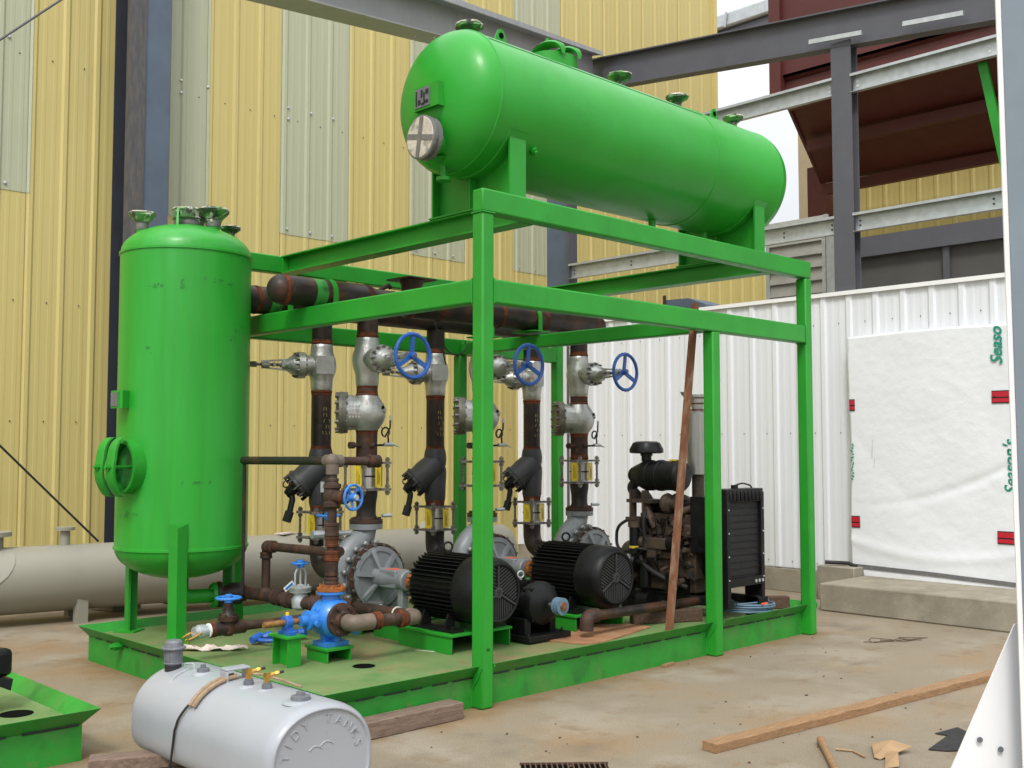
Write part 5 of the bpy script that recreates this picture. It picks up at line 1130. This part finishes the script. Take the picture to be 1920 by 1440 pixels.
for yy, s_ in rings:
    for k in range(n):
        X, Z = fprof(k, n); vs.append((cx+(X-cx)*max(s_, .001), yy, cz+(Z-cz)*max(s_, .001)))
for i in range(len(rings)-1):
    for k in range(n): fs.append((i*n+k, i*n+(k+1) % n, (i+1)*n+(k+1) % n, (i+1)*n+k))
mb.add(vs, fs); mb.obj('tank_shell', TANKW, ft)
mb = MB(); word = 'TIDY TANKS'
for i, ch in enumerate(word):
    if ch == ' ': continue
    an = radians(172-i*164/9); rx_, rz_ = .196, .160
    p = V((cx+rx_*cos(an), fy0+.009, cz+.01+rz_*sin(an))); up = V((cos(an)/rx_, 0, sin(an)/rz_)).normalized(); rt = V((up.z, 0, -up.x))
    put_text(mb, ch, .060, p-V((0, -.0015, 0)), rt, up, .0035, .0, -.0005)
mb.objs('embossed_letter', TANKW, ft)
mb = MB()   # embossed swoosh emblem
for (dx, dz) in ((-.05, .0), (.035, .012)):
    mb.tube([(cx+dx*.7-.035, fy0+.0115, cz+.04+dz), (cx+dx*.7-.01, fy0+.0115, cz+.058+dz), (cx+dx*.7+.02, fy0+.0115, cz+.052+dz), (cx+dx*.7+.035, fy0+.0115, cz+.04+dz)], .0035, bend=.03, n=8)
mb.obj('embossed_emblem', TANKW, ft)
mb = MB(); mb.prism([(cx-.10, fy0+.002, .10), (cx+.12, fy0+.002, .12), (cx+.2, fy0+.002, .06), (cx-.16, fy0+.002, .05)], (0, .02, 0)); mb.obj('end_recess', TANKW, ft, bevel=.006)
zt = .455
mb = MB(); q = (2.74, 5.40)
mb.lathe((*q, zt-.03), (0, 0, 1), [(0, .043), (.04, .043)], 24); fc_ = mb.obj('filler_gasket', RUBBER, ft)
mb = MB(); mb.lathe((*q, zt+.012), (0, 0, 1), [(0, .045), (.008, .05), (.012, .044), (.06, .046), (.078, .046), (.08, .062), (.086, .064), (.09, .062), (.092, .05), (.115, .046), (.125, .036), (.128, 0.0)], 28)
for k in range(10): an = 2*pi*k/10; mb.bar((q[0]+.046*cos(an), q[1]+.046*sin(an), zt+.03), (q[0]+.047*cos(an), q[1]+.047*sin(an), zt+.09), .006, .004, (cos(an), sin(an), 0))
mb.obj('filler_cap', CAPG, ft)
for (qx, qy, r_) in ((2.785, 5.16, .026), (2.80, 4.28, .037)):
    mb = MB(); mb.lathe((qx, qy, zt-.012), (0, 0, 1), [(0, r_*2.3), (.008, r_*2.0), (.013, r_*1.5)], 28); pb_ = mb.obj('bung_boss', TANKW, ft)
    mb = MB(); mb.lathe((qx, qy, zt), (0, 0, 1), [(0, r_*1.25), (.018, r_*1.2), (.02, r_*.95)], 24); mb.lathe((qx, qy, zt+.019), (0, 0, 1), [(0, r_*.62), (.018, r_*.6)], 6); mb.obj('bung_plug', CAPG, pb_)
mb = MB(); mb.bar((2.76, 4.90, zt-.02), (2.76, 4.90, zt+.045), .07, .012, (1, 0, 0)); mb.bar((2.88, 4.90, zt-.02), (2.88, 4.90, zt+.045), .07, .012, (1, 0, 0))
mb.box(2.754, 2.886, 4.865, 4.935, zt+.0455, zt+.058); mb.obj('lifting_bracket', CAPG if False else TANKW, ft, bevel=.004)
for (qx, qy) in ((2.79, 4.72), (2.81, 4.585)):
    mb = MB(); mb.lathe((qx, qy, zt-.012), (0, 0, 1), [(0, .055), (.008, .048), (.014, .035)], 24); pb_ = mb.obj('bung_boss', TANKW, ft)
    mb = MB(); mb.lathe((qx, qy, zt), (0, 0, 1), [(0, .026), (.02, .026), (.021, .02), (.03, .02)], 8); mb.obj('steel_bush', CAPG, pb_)
    mb = MB(); mb.cyl((qx, qy, zt+.028), (qx, qy, zt+.055), .015, n=6); mb.box(qx-.013, qx+.013, qy-.013, qy+.013, zt+.052, zt+.074); mb.cyl((qx, qy, zt+.062), (qx+.055, qy-.02, zt+.072), .010, n=10); mb.cyl((qx+.035, qy-.013, zt+.068), (qx+.048, qy-.018, zt+.071), .014, n=6); mb.obj('brass_elbow', BRASS, pb_)
    mb = MB(); mb.cyl((qx+.055, qy-.02, zt+.072), (qx+.075, qy-.027, zt+.076), .007, n=8); mb.obj('hose_tip', BLK, pb_)
mb = MB(); mb.tube([(2.79, 5.26, zt-.01), (2.79, 5.27, zt+.025), (2.76, 5.31, zt+.025), (2.76, 5.32, zt-.01)], .004, bend=.01, n=6); mb.tube([(2.78, 5.28, zt+.01), (2.68, 5.26, zt-.02), (2.61, 5.24, zt-.09)], .0022, n=5); mb.obj('wire_loop', GALV, ft)
hs_ = thing('strap_hose', 'doubled tan hose and black cord draped over the fuel tank', 'hose', (2.7, 4.8, 0))
def over(yy, off, a0=84, a1=150, n=10, y2=None):
    pts = []
    for k in range(n+1):
        a = radians(a0+(a1-a0)*k/n); X, Z = fprof(0, 56); t = (a/(2*pi)); 
        x_ = cos(a); z_ = sin(a); X = (1 if x_ > 0 else -1)*abs(x_)**.92; Z = abs(z_)**.95
        pts.append((cx+(fx1-fx0)/2*X*(1+off*3), yy+(0 if y2 is None else (y2-yy)*k/n), .215+Z*.24+off*(1 if z_ > .2 else .3)))
    return pts
for dy in (0, .035): mb = MB(); mb.tube(over(4.88+dy, .014, 92, 148, 12, 4.86+dy), .012, n=10); mb.obj('tan_hose', HOSEB, hs_)
pts = over(4.90, .012, 140, 176, 8, 4.97); mb = MB(); mb.tube(pts+[(fx0-.012, 4.99, .12), (fx0-.02, 5.0, .02)], .006, n=8); mb.obj('black_cord', RUBBER, hs_)
mb = MB(); mb.tube([(2.88, 4.86, zt+.02), (2.94, 4.78, zt+.02), (2.89, 4.70, zt+.03), (2.93, 4.64, zt+.015), (2.95, 4.5, zt+.0)], .006, bend=.03, n=8); mb.obj('hose_tail', HOSEB, hs_)

# ------------------------------------------------------------------ lumber and litter on the ground
timber((3.1, 4.945, .05), (4.33, 4.945, .05), .13, .098, 'weathered grey-brown timber baulk on the ground before the corner post', WEATH, 'timber_baulk')
timber((2.30, 5.40, .035), (2.85, 5.12, .035), .12, .066, 'weathered timber bearer poking out under the far end of the fuel tank', WEATH, 'timber_bearer')
mb = MB(); K = 24; vs = []; fs = []; random.seed(14)
A_, B_ = V((4.80, 3.455, .0)), V((8.4, 3.10, .0)); d = (B_-A_); Lk = d.length; d.normalize(); sd2 = V((-d.y, d.x, 0))
for i in range(K+1):
    p = A_+d*Lk*i/K; j = random.uniform(-.003, .003); jj = random.uniform(-.004, .002)
    vs += [p-sd2*(.047+j)+V((0, 0, .002)), p+sd2*.047+V((0, 0, .002)), p+sd2*.047+V((0, 0, .048+jj)), p-sd2*(.043+j)+V((0, 0, .050+jj)), p-sd2*(.048+j)+V((0, 0, .044+jj))]
for i in range(K):
    for j in range(5): fs.append((i*5+j, i*5+(j+1) % 5, (i+1)*5+(j+1) % 5, (i+1)*5+j))
fs += [(0, 1, 2, 3, 4), tuple(K*5+j for j in range(5))]
mb.add(vs, fs); tag(mb.obj('lumber_plank', WOOD), 'long rough two-by-four lying on the ground at the right', 'plank')
mb = MB(); mb.tube([(5.36, 3.12, .022), (5.2, 3.0, .02), (4.7, 2.62, .02)], .018, n=12, rads=[.024, .018, .017]); mb.sph((5.362, 3.122, .022), .023, 12, 8)
tag(mb.obj('wooden_handle', WOOD), 'round pale wooden tool handle poking in from the bottom edge', 'handle')
mb = MB(); mb.prism([(5.30, 2.75, .004), (5.56, 2.70, .03), (5.53, 2.80, .05), (5.62, 2.86, .01), (5.50, 2.90, .02), (5.30, 2.78, .01)], (0, 0, .003)); mb.prism([(5.18, 2.66, .003), (5.42, 2.78, .02), (5.40, 2.70, .035), (5.25, 2.62, .006)], (0, 0, .003))
mb.tube([(5.30, 3.0, .01), (5.34, 2.92, .008), (5.28, 2.82, .008)], .006, n=5)
tag(mb.obj('cardboard_scrap', CARD, flat=True), 'torn brown cardboard scraps lying on the ground near the lower right', 'cardboard')
mb = MB(); mb.prism([(5.66, 2.66, .004), (6.0, 2.70, .012), (6.02, 2.52, .03), (5.85, 2.46, .008), (5.70, 2.58, .003)], (0, 0, .004)); mb.prism([(6.0, 2.78, .004), (6.16, 2.72, .02), (6.12, 2.62, .008), (6.02, 2.66, .004)], (0, 0, .004))
tag(mb.obj('rubber_scrap', RUBBER, flat=True), 'torn black rubber scrap beside the white sheet metal', 'scrap')
mb = MB(); mb.obox((6.45, 5.0, .012), (.14, .03, .02), Matrix.Rotation(.1, 3, 'Z')); tag(mb.obj('wood_chip', WOOD), 'small wood chip lying against the skid foot', 'wood chip')
mb = MB(); random.seed(31)
for k in range(9):
    a = (8.45+.04*k+random.uniform(-.05, .05), 4.52-.06*k*.5+random.uniform(-.05, .05)); mb.tube([(a[0], a[1], .006), (a[0]+random.uniform(-.12, .2), a[1]-random.uniform(-.05, .12), .012), (a[0]+.18, a[1]-.12, .004)], .003, n=5)
tag(mb.obj('twig_litter', WOODD), 'dry twigs and debris on the ground before the concrete step', 'twigs')
mb = MB(); random.seed(41)
for k in range(170):
    u = random.uniform(2.6, 10); v = random.uniform(-1.6, 2.4); p = V((u*.72, u*.70, 0))+V((.7, -.7, 0))*v
    if X0-.1 < p.x < X1+.1 and Y0-.1 < p.y < Y1+.1: continue
    mb.sph((p.x, p.y, .004), random.uniform(.0025, .0065)*(1.6 if k % 17 == 0 else 1), 6, 4, (1.6, 1, .6))
o = mb.obj('pebble_litter', WOODD); o['kind'] = 'stuff'; tag(o, 'tiny crumbs of dirt and chips scattered over the yard', 'litter')
mb = MB(); gx, gy = 3.98, 3.72
Rg = Matrix.Rotation(radians(-42), 3, 'Z')
for k in range(16): mb.obox(V((gx, gy, .006))+Rg@V((-.2+.027*k, 0, 0)), (.007, .30, .012), Rg)
mb.obox(V((gx, gy, .005))+Rg@V((0, .152, 0)), (.45, .01, .012), Rg); mb.obox(V((gx, gy, .005))+Rg@V((0, -.152, 0)), (.45, .01, .012), Rg)
dg = thing('drain_grate', 'rusty barred drain grate set in the ground at the bottom edge', 'drain grate', (gx, gy, 0)); mb.obj('grate_bars', WOODD, dg)
mb = MB(); mb.obox(V((gx, gy, .001)), (.44, .30, .002), Rg); mb.obj('drain_pit', HOLE, dg)

# ------------------------------------------------------------------ white-sided wall, step, wrap
WX = 10.8
ww = thing('white_wall', 'low white ribbed metal wall on a concrete stem behind the engine', 'wall', (WX, 7, 0))
mb = MB(); ribbed(mb, (WX, 10.93), (WX, 2.5), .27, 3.28, .31, (10.93-6.17) % .31, (-1, 0, 0), h=.019, wb=.045, wt=.022); mb.obj('siding', WWALL, ww, flat=True)
mb = MB(); mb.box(WX+.005, WX+.10, 2.5, 10.93, .26, 3.27); mb.obj('wall_core', WWALL, ww)
mb = MB(); mb.box(WX-.04, WX+.12, 2.5, 10.93, 3.281, 3.325); mb.box(WX-.035, WX+.12, 10.931, 10.99, .26, 3.32); mb.obj('cap_trim', WHITET, ww)
mb = MB()
for k in range(27):
    y_ = 10.86-.31*k
    for zz in (1.78, 2.98, .34): mb.sph((WX-.006, y_+.08, zz), .007, 8, 4)
mb.objs('screw', CAPG, ww)
mb = MB(); mb.box(WX-.02, WX+.14, 2.5, 11.0, 0, .255); mb.obj('stem_wall', CONC, ww, bevel=.006)
st_ = MB(); st_.box(9.74, WX-.022, 2.5, 5.66, 0, .27); tag(st_.obj('concrete_step', CONC, bevel=.015), 'broad concrete step slab below the white sheeted opening', 'step')
st_ = MB(); st_.box(10.45, WX-.022, 5.67, 6.10, 0, .36); tag(st_.obj('concrete_kerb_block', CONC, bevel=.01), 'small concrete block at the left end of the step', 'block')
st_ = MB(); st_.tube([(10.5, 6.03, .395), (10.62, 5.82, .39), (10.6, 5.72, .36)], .02, n=8); tag(st_.obj('bent_strip', BLK), 'short bent dark strip on the small concrete block', 'strip')
# house wrap over the opening
wr = thing('house_wrap_sheet', 'creased white house wrap sheet covering the wall opening', 'sheeting', (10.62, 5, .27))
from mathutils import noise as NZ
def wrapx(y_, z_):
    u = (5.80-y_)/1.9; v = (z_-.24)/2.56
    d_ = .010*NZ.noise(V((y_*2.2+z_*1.1, z_*2.2-y_*1.5, 1)))+.010*NZ.noise(V((y_*9+z_*7, z_*10-y_*6, 3)))+.005*NZ.noise(V((y_*24, z_*20, 5)))
    d_ += .02*math.exp(-((v-.25+.25*u)/.05)**2)*max(0, u-.3)+.014*math.exp(-((v-.12-.5*(1-u)**2)/.04)**2)
    fold = .006*sin(8*(u*1.3+v)+3*NZ.noise(V((y_, z_*.8, 9))))*max(0, .75-v)+.012*math.exp(-((v-.30-.22*u*u)/.018)**2)*min(1, u*1.5)-.010*math.exp(-((v-.10-.22*(u-.5)**2)/.022)**2)
    return 10.66+d_*.20+fold-(.02*(v-.5)**2)
mb = MB(); NU, NVv = 90, 120; vs = []; fs = []
for i in range(NU+1):
    for j in range(NVv+1):
        u = i/NU; v = j/NVv; yL = 5.80+.01*sin(v*9)-.05*v*0; y_ = yL-1.95*u
        zt_ = 2.80+.02*u*sin(u*5)+.03*u; zb_ = .25-.05*u+.012*sin(u*11); z_ = zb_+(zt_-zb_)*v
        vs.append((wrapx(y_, z_), y_, z_))
for i in range(NU):
    for j in range(NVv): q = i*(NVv+1)+j; fs.append((q, q+1, q+NVv+2, q+NVv+1))
mb.add(vs, fs); wo = mb.obj('wrap_cloth', WRAP, wr); so = wo.modifiers.new('thickness', 'SOLIDIFY'); so.thickness = .004; so.offset = 1
mb = MB(); mb.box(10.70, 10.76, 3.85, 5.78, .28, 2.78); mb.obj('backing_board', WHITET, wr)
def ribbon(mb, pts, w, dx=.008):
    for (a, b) in zip(pts[:-1], pts[1:]):
        K = 10
        for k in range(K):
            p = [a[0]+(b[0]-a[0])*(k+s)/K for s in (0, 1)]; z = [a[1]+(b[1]-a[1])*(k+s)/K for s in (0, 1)]
            v4 = [(wrapx(p[0], z[0]-w)-dx, p[0], z[0]-w), (wrapx(p[1], z[1]-w)-dx, p[1], z[1]-w), (wrapx(p[1], z[1]+w)-dx, p[1], z[1]+w), (wrapx(p[0], z[0]+w)-dx, p[0], z[0]+w)]
            mb.add(v4, [(0, 1, 2, 3)])
mb = MB(); ribbon(mb, [(5.80, .365), (4.95, .345), (3.9, .30)], .022); mb.obj('grey_tape_strip', GTAPE, wr, flat=True)
def mark(y0, y1, z0, z1, m, name='printed_mark'):
    mb = MB(); ribbon(mb, [(y0, (z0+z1)/2), (y1, (z0+z1)/2)], (z1-z0)/2, .009); mb.obj(name, m, wr, flat=True)
def flag(y0, y1, zc, up=True):
    s = 1 if up else -1
    mark(y0, y1, zc-.012, zc+.055*s+.0, REDP) if up else mark(y0, y1, zc-.055, zc+.012, REDP)
for (y0, y1, zc) in ((4.285, 4.12, 2.105), (5.79, 5.735, 2.07), (5.79, 5.70, .83), (4.265, 4.10, .75)):
    b_ = MB(); ribbon(b_, [(y0+.004, zc), (y1-.004, zc)], .062, .0085); b_.obj('black_print', BLK, wr, flat=True)
    lo, hi = (zc+.0, zc+.052), (zc-.052, zc-.014)
    for (z0, z1) in (lo, hi): r_ = MB(); ribbon(r_, [(y0, (z0+z1)/2), (y1, (z0+z1)/2)], (z1-z0)/2, .0105); r_.obj('red_print', REDP, wr, flat=True)
def script(txt, y_, z_, size, rot=1):
    mb = MB(); put_text(mb, txt, size, (wrapx(y_, z_)-.012, y_, z_), (0, 0, 1), (0, 1, 0), .0006, .35, .0035)
    mb.obj('printed_lettering', TEAL, wr)
script("Seaso", 4.225, 2.60, .16); script("Season's", 4.13, 1.42, .155); script("S", 5.70, .285, .11)
mb = MB()
for k in range(12): zz = 1.28+.033*k; mb.obox((wrapx(5.78, zz)-.012, 5.775-.008*(k % 3), zz), (.001, .022+.012*(k % 2), .014), Matrix.Rotation(.4*k, 3, 'X'))
mb.obj('printed_lettering', TEAL, wr)
mb = MB()
for (y_, z_, l_) in ((5.55, 1.6, .2), (5.53, 1.45, .1)): mb.tube([(wrapx(y_, z_)-.006, y_, z_-l_/2), (wrapx(y_, z_)-.006, y_-.01, z_+l_/2)], .0015, n=4)
mb.obj('crease_line', CAPG, wr)

# ------------------------------------------------------------------ new steel frame over the white wall
nf = thing('steel_frame', 'grey steel building frame with galvanised girts above the white wall', 'steel frame', (WX+.1, 8, 0))
FX = WX+.07
mb = MB(); mb.box(FX-.08, FX+.10, 10.02, 10.06, 0, 6.9); mb.obj('column_flange', GREYS, nf)
mb = MB(); mb.box(FX-.06, FX+.07, 10.061, 10.45, 0, 6.9); mb.obj('column_web', BLUES, nf)
mb = MB(); mb.ibeam((FX, 10.1, 6.74), (FX, 3.0, 5.96), .43, .16, .016, .012, (0, 0, 1)); mb.obj('rafter', GREYS, nf)
mb = MB(); mb.box(FX-.075, FX-.060, 5.78, 6.02, 3.33, 6.12); mb.box(FX+.06, FX+.075, 5.78, 6.02, 3.33, 6.12); mb.box(FX-.059, FX+.059, 5.894, 5.906, 3.33, 6.12); mb.obj('intermediate_post', GREYS, nf)
def girt(y0, y1, z):
    mb = MB(); xx = WX-.015; h, w = .20, .07
    mb.box(xx, xx+.006, y0, y1, z-.024, z); mb.box(xx, xx+w, y0, y1, z+.0005, z+.0055); mb.box(xx+w-.003, xx+w+.003, y0, y1, z-h, z-.001); mb.box(xx+.006, xx+w-.004, y0, y1, z-h, z-h+.005)
    mb.slot(1)
    for yy in (y0+.06, y1-.06, (y0+y1)/2): 
        for dz in (-.08, -.13): mb.cyl((xx+w-.012, yy, z+dz), (xx+w+.001, yy, z+dz), .010, n=8)
    mb.obj('girt', [GALV, BLK if z < 4.5 else WHITET], nf)
girt(2.8, 5.79, 5.72); girt(6.01, 9.99, 5.73); girt(2.8, 5.79, 4.17); girt(6.01, 7.35, 4.17); girt(7.90, 10.02, 4.13)
for (y_, z_) in ((5.94, 6.185), (4.83, 6.075)): mb = MB(); mb.bar((WX-.045, y_+.32, z_-.02+.035), (WX-.045, y_-.32, z_-.02-.035), .03, .05); mb.obj('splice_clip', GALV, nf)
# eave strut running towards the camera
e0, e1 = V((10.72, 9.50, 6.74)), V((2.2, 5.18, 4.22)); mb = MB(); mb.ibeam(e1, e0, .34, .28, .014, .010)
mb.obj('eave_strut', mat('mid_grey_steel', (.30, .30, .31), .5, 0, var=.1, vs=3), nf); d = (e0-e1).normalized(); sv_ = V((d.y, -d.x, 0)).normalized()
mb = MB(); mb.bar(e1+sv_*.135+V((0, 0, .17)), e0+sv_*.135+V((0, 0, .17)), .02, .05); mb.bar(e1+V((0, 0, .182)), e0+V((0, 0, .182)), .27, .01); mb.obj('strut_trim', GALV, nf)
mb = MB()
for k in range(30):
    p = e1+(e0-e1)*(.40+.0195*k); mb.cyl(p+V((0, 0, -.174))+sv_*.06*(1 if k % 2 else -.6), p+V((0, 0, -.1685))+sv_*.06*(1 if k % 2 else -.6), .010, n=6)
mb.objs('strut_bolt', WHITET, nf)

# galvanised column at the right edge, close to the camera
def at(px, py, D):
    F = V((cos(YAW)*cos(TILT), sin(YAW)*cos(TILT), sin(TILT))); Rr = V((sin(YAW), -cos(YAW), 0)); U = Rr.cross(F)
    return V((0, 0, 1.6))+(F+Rr*((px-960)/2025)-U*((py-720)/2025))*D
gc = thing('galvanised_column', 'pale blue-grey galvanised column cutting the right edge of the view', 'column', (3.45, 1.3, 0))
pt, pbm = at(1869, -60, 3.3), at(1919, 1330, 3.3); ext = (pbm-pt); pbm = pt+ext*((pt.z)/(pt.z-pbm.z))
pbm.z = 0.0
Rv = V((sin(YAW), -cos(YAW), 0)); Fv = V((cos(YAW), sin(YAW), 0))
def slab(mb, lo, hi, r0, r1, f0, f1):
    vs = [lo+Rv*r0+Fv*f0, lo+Rv*r1+Fv*f0, lo+Rv*r1+Fv*f1, lo+Rv*r0+Fv*f1, hi+Rv*r0+Fv*f0, hi+Rv*r1+Fv*f0, hi+Rv*r1+Fv*f1, hi+Rv*r0+Fv*f1]
    return mb.add(vs, [(0, 3, 2, 1), (4, 5, 6, 7), (0, 1, 5, 4), (1, 2, 6, 5), (2, 3, 7, 6), (3, 0, 4, 7)])
GALVB = mat('pale_galvanised_column', (.20, .245, .285), .45, .15, var=.08, vs=3, bump=.04, bs=30)
mb = MB(); slab(mb, pbm, pt, .0015, .34, -.02, -.012); slab(mb, pbm, pt, .09, .34, -.0115, .16); mb.obj('column_face', GALVB, gc)
mb = MB(); slab(mb, pbm, pt, -.014, .001, -.016, -.010); mb.obj('white_edge_trim', WHITET, gc)
ap, b0 = at(1903, 1170, 3.38), at(1785, 1440, 3.38); dd = (b0-ap); b1 = ap+dd*(ap.z/(ap.z-b0.z)); b1.z = 0
mb = MB(); k0 = at(1915, 1170, 3.38); k1 = at(1932, 1440, 3.38); k1 = k0+(k1-k0)*(k0.z/(k0.z-k1.z)); k1.z = 0; mb.prism([ap, b1, k1, k0], Fv*.008)
sh = thing('sheet_metal_gusset', 'bright white triangular sheet metal piece beside the galvanised column', 'sheet metal', (b1.x, b1.y, 0))
mb.obj('sheet_plate', mat('glossy_white_sheet', (.85, .86, .88), .3, 0, var=.01), sh, flat=True)
mb = MB()
for (px, py) in ((1837, 1387), (1876, 1405)): q = at(px, py, 3.372); mb.lathe(q, Fv*-1, [(0, .009), (.003, .009)], 14)
mb.objs('slot_hole', CAPG, sh)

# ------------------------------------------------------------------ things beyond the white wall
rh = thing('red_conveyor_gallery', 'huge dark red steel gallery with ribbed underside beyond the frame', 'steel structure', (16, 7, 0))
def plate(name, pts, d, m, par): mb = MB(); mb.prism(pts, d); return mb.obj(name, m, par, flat=True)
plate('side_sheet', [(14.5, 2, 7.3), (14.5, 9.03, 7.36), (14.5, 9.25, 9.8), (14.5, 2, 9.8)], (.05, 0, 0), RED, rh)
plate('underside_sheet', [(14.5, 2, 7.3), (17.0, 2, 6.15), (17.0, 9.72, 6.27), (14.5, 9.03, 7.36)], (0, 0, .05), RED, rh)
plate('end_sheet', [(14.5, 9.03, 7.3), (17.0, 9.72, 6.27), (17.0, 9.72, 9.8), (14.5, 9.25, 9.8)], (0, -.05, 0), RED, rh)
mb = MB()
for (x_, z_, y_) in ((14.62, 7.27, 9.05), (14.9, 7.12, 9.1), (15.8, 6.66, 9.3), (16.92, 6.18, 9.6)):
    mb.box(x_-.05, x_+.06, 2, y_-.05, z_-.14, z_+.04)
mb.obj('rib_beam', RED, rh)
mb = MB(); mb.box(17.0, 17.3, 9.62, 9.98, 3.0, 6.6); mb.box(14.42, 14.56, 8.9, 9.1, 7.1, 9.8); mb.objs('corner_post', RED, rh)
mb = MB(); mb.bar((15.0, 6.15, 7.6), (15.0, 5.72, 5.2), .06, .12, (0, 1, 0)); tag(mb.obj('green_brace', GREEN), 'green steel brace standing against the dark red gallery at the right', 'brace')
mb = MB(); ribbed(mb, (17.35, 9.7), (17.35, 1), 2.5, 6.28, .3, .1, (-1, 0, 0)); mb.box(17.36, 17.5, 1, 9.7, 2.5, 6.28)
tag(mb.obj('far_yellow_wall', YWALL, flat=True), 'yellow ribbed wall under the red gallery beyond the frame', 'wall')
gb = thing('grey_plant_house', 'grey panelled plant house behind the white wall at right', 'building', (13.2, 6, 0))
mb = MB(); mb.box(13.1, 14.4, 2, 7.05, 2.5, 4.14); mb.obj('wall_panel', mat('dark_grey_panel', (.085, .083, .075), .7, 0, var=.1, vs=2), gb)
mb = MB(); mb.box(13.0, 13.099, 2, 7.0, 4.10, 4.36); mb.obj('top_beam', GREYS, gb)
mb = MB(); mb.box(13.04, 13.099, 5.72, 5.80, 2.5, 4.099); mb.obj('stiffener', GREYS, gb)
lv = thing('louvred_panel', 'galvanised louvred panel standing right of the horizontal vessel end', 'louvre', (12.5, 7.5, 3))
mb = MB(); mb.box(12.5, 12.54, 7.08, 7.92, 3.0, 4.62); mb.box(12.46, 12.5, 7.04, 7.10, 3.0, 4.62); mb.box(12.46, 12.5, 7.90, 7.96, 3.0, 4.62); mb.obj('louvre_frame', GALV, lv)
mb = MB()
for k in range(9): z_ = 3.1+k*.17; mb.prism([(12.44, 7.11, z_), (12.499, 7.11, z_+.02), (12.499, 7.11, z_+.16), (12.49, 7.11, z_+.16)], (0, .785, 0))
mb.obj('louvre_blade', LOUV, lv)
mb = MB(); mb.box(12.0, 12.06, 6.66, 6.80, 3.0, 4.40); mb.box(12.0, 12.05, 6.81, 6.86, 3.0, 4.40); tag(mb.obj('bolted_upright', GALV), 'narrow galvanised upright beside the louvred panel', 'upright')
mb = MB(); ribbed(mb, (13.5, 9.9), (13.5, 8.2), 2.5, 4.22, .2, .05, (-1, 0, 0)); mb.box(13.51, 13.6, 8.2, 9.9, 2.5, 4.22); tag(mb.obj('low_beige_wall', YWALL, flat=True), 'low cream ribbed wall left of the louvred panel', 'wall')
mb = MB(); mb.box(19, 19.4, 9.6, 11.35, 0, 8.6); tag(mb.obj('beige_tower_wall', BEIGE), 'plain beige stained wall standing between sky and red gallery', 'wall')
mb = MB(); mb.box(19.8, 20.3, 12.0, 14.3, 10.99, 11.33); dct = thing('roof_duct', 'white duct crossing above the yellow wall corner against the sky', 'duct', (20, 13, 11)); mb.obj('duct_body', GALV, dct, bevel=.05)
mb = MB(); mb.box(19.9, 20.2, 11.5, 14.3, 10.68, 10.96); mb.obj('green_support', GREYS, dct); mb = MB(); mb.tube([(19.78, 13.6, 10.98), (19.76, 13.55, 11.3)], .03, n=8); mb.obj('duct_strap', GALV, dct)
mb = MB(); mb.prism([(11.3, 8.75, 3.33), (11.3, 8.05, 3.33), (11.3, 8.12, 3.45), (11.3, 8.38, 3.55), (11.3, 8.75, 3.56)], (.5, 0, 0)); bh = thing('blue_hood', 'small blue metal hood peeking over the white wall', 'hood', (11.5, 8.4, 3.3)); mb.obj('hood_cover', BLUES, bh)
mb = MB(); mb.box(11.28, 11.30, 8.74, 8.78, 3.3, 3.62); mb.box(11.32, 11.5, 7.95, 8.04, 3.3, 3.42); mb.objs('hood_bracket', RUST, bh)
mb = MB(); mb.box(11.4, 11.7, 8.1, 8.7, 0, 3.329); mb.obj('hood_stand', GREYS, bh)
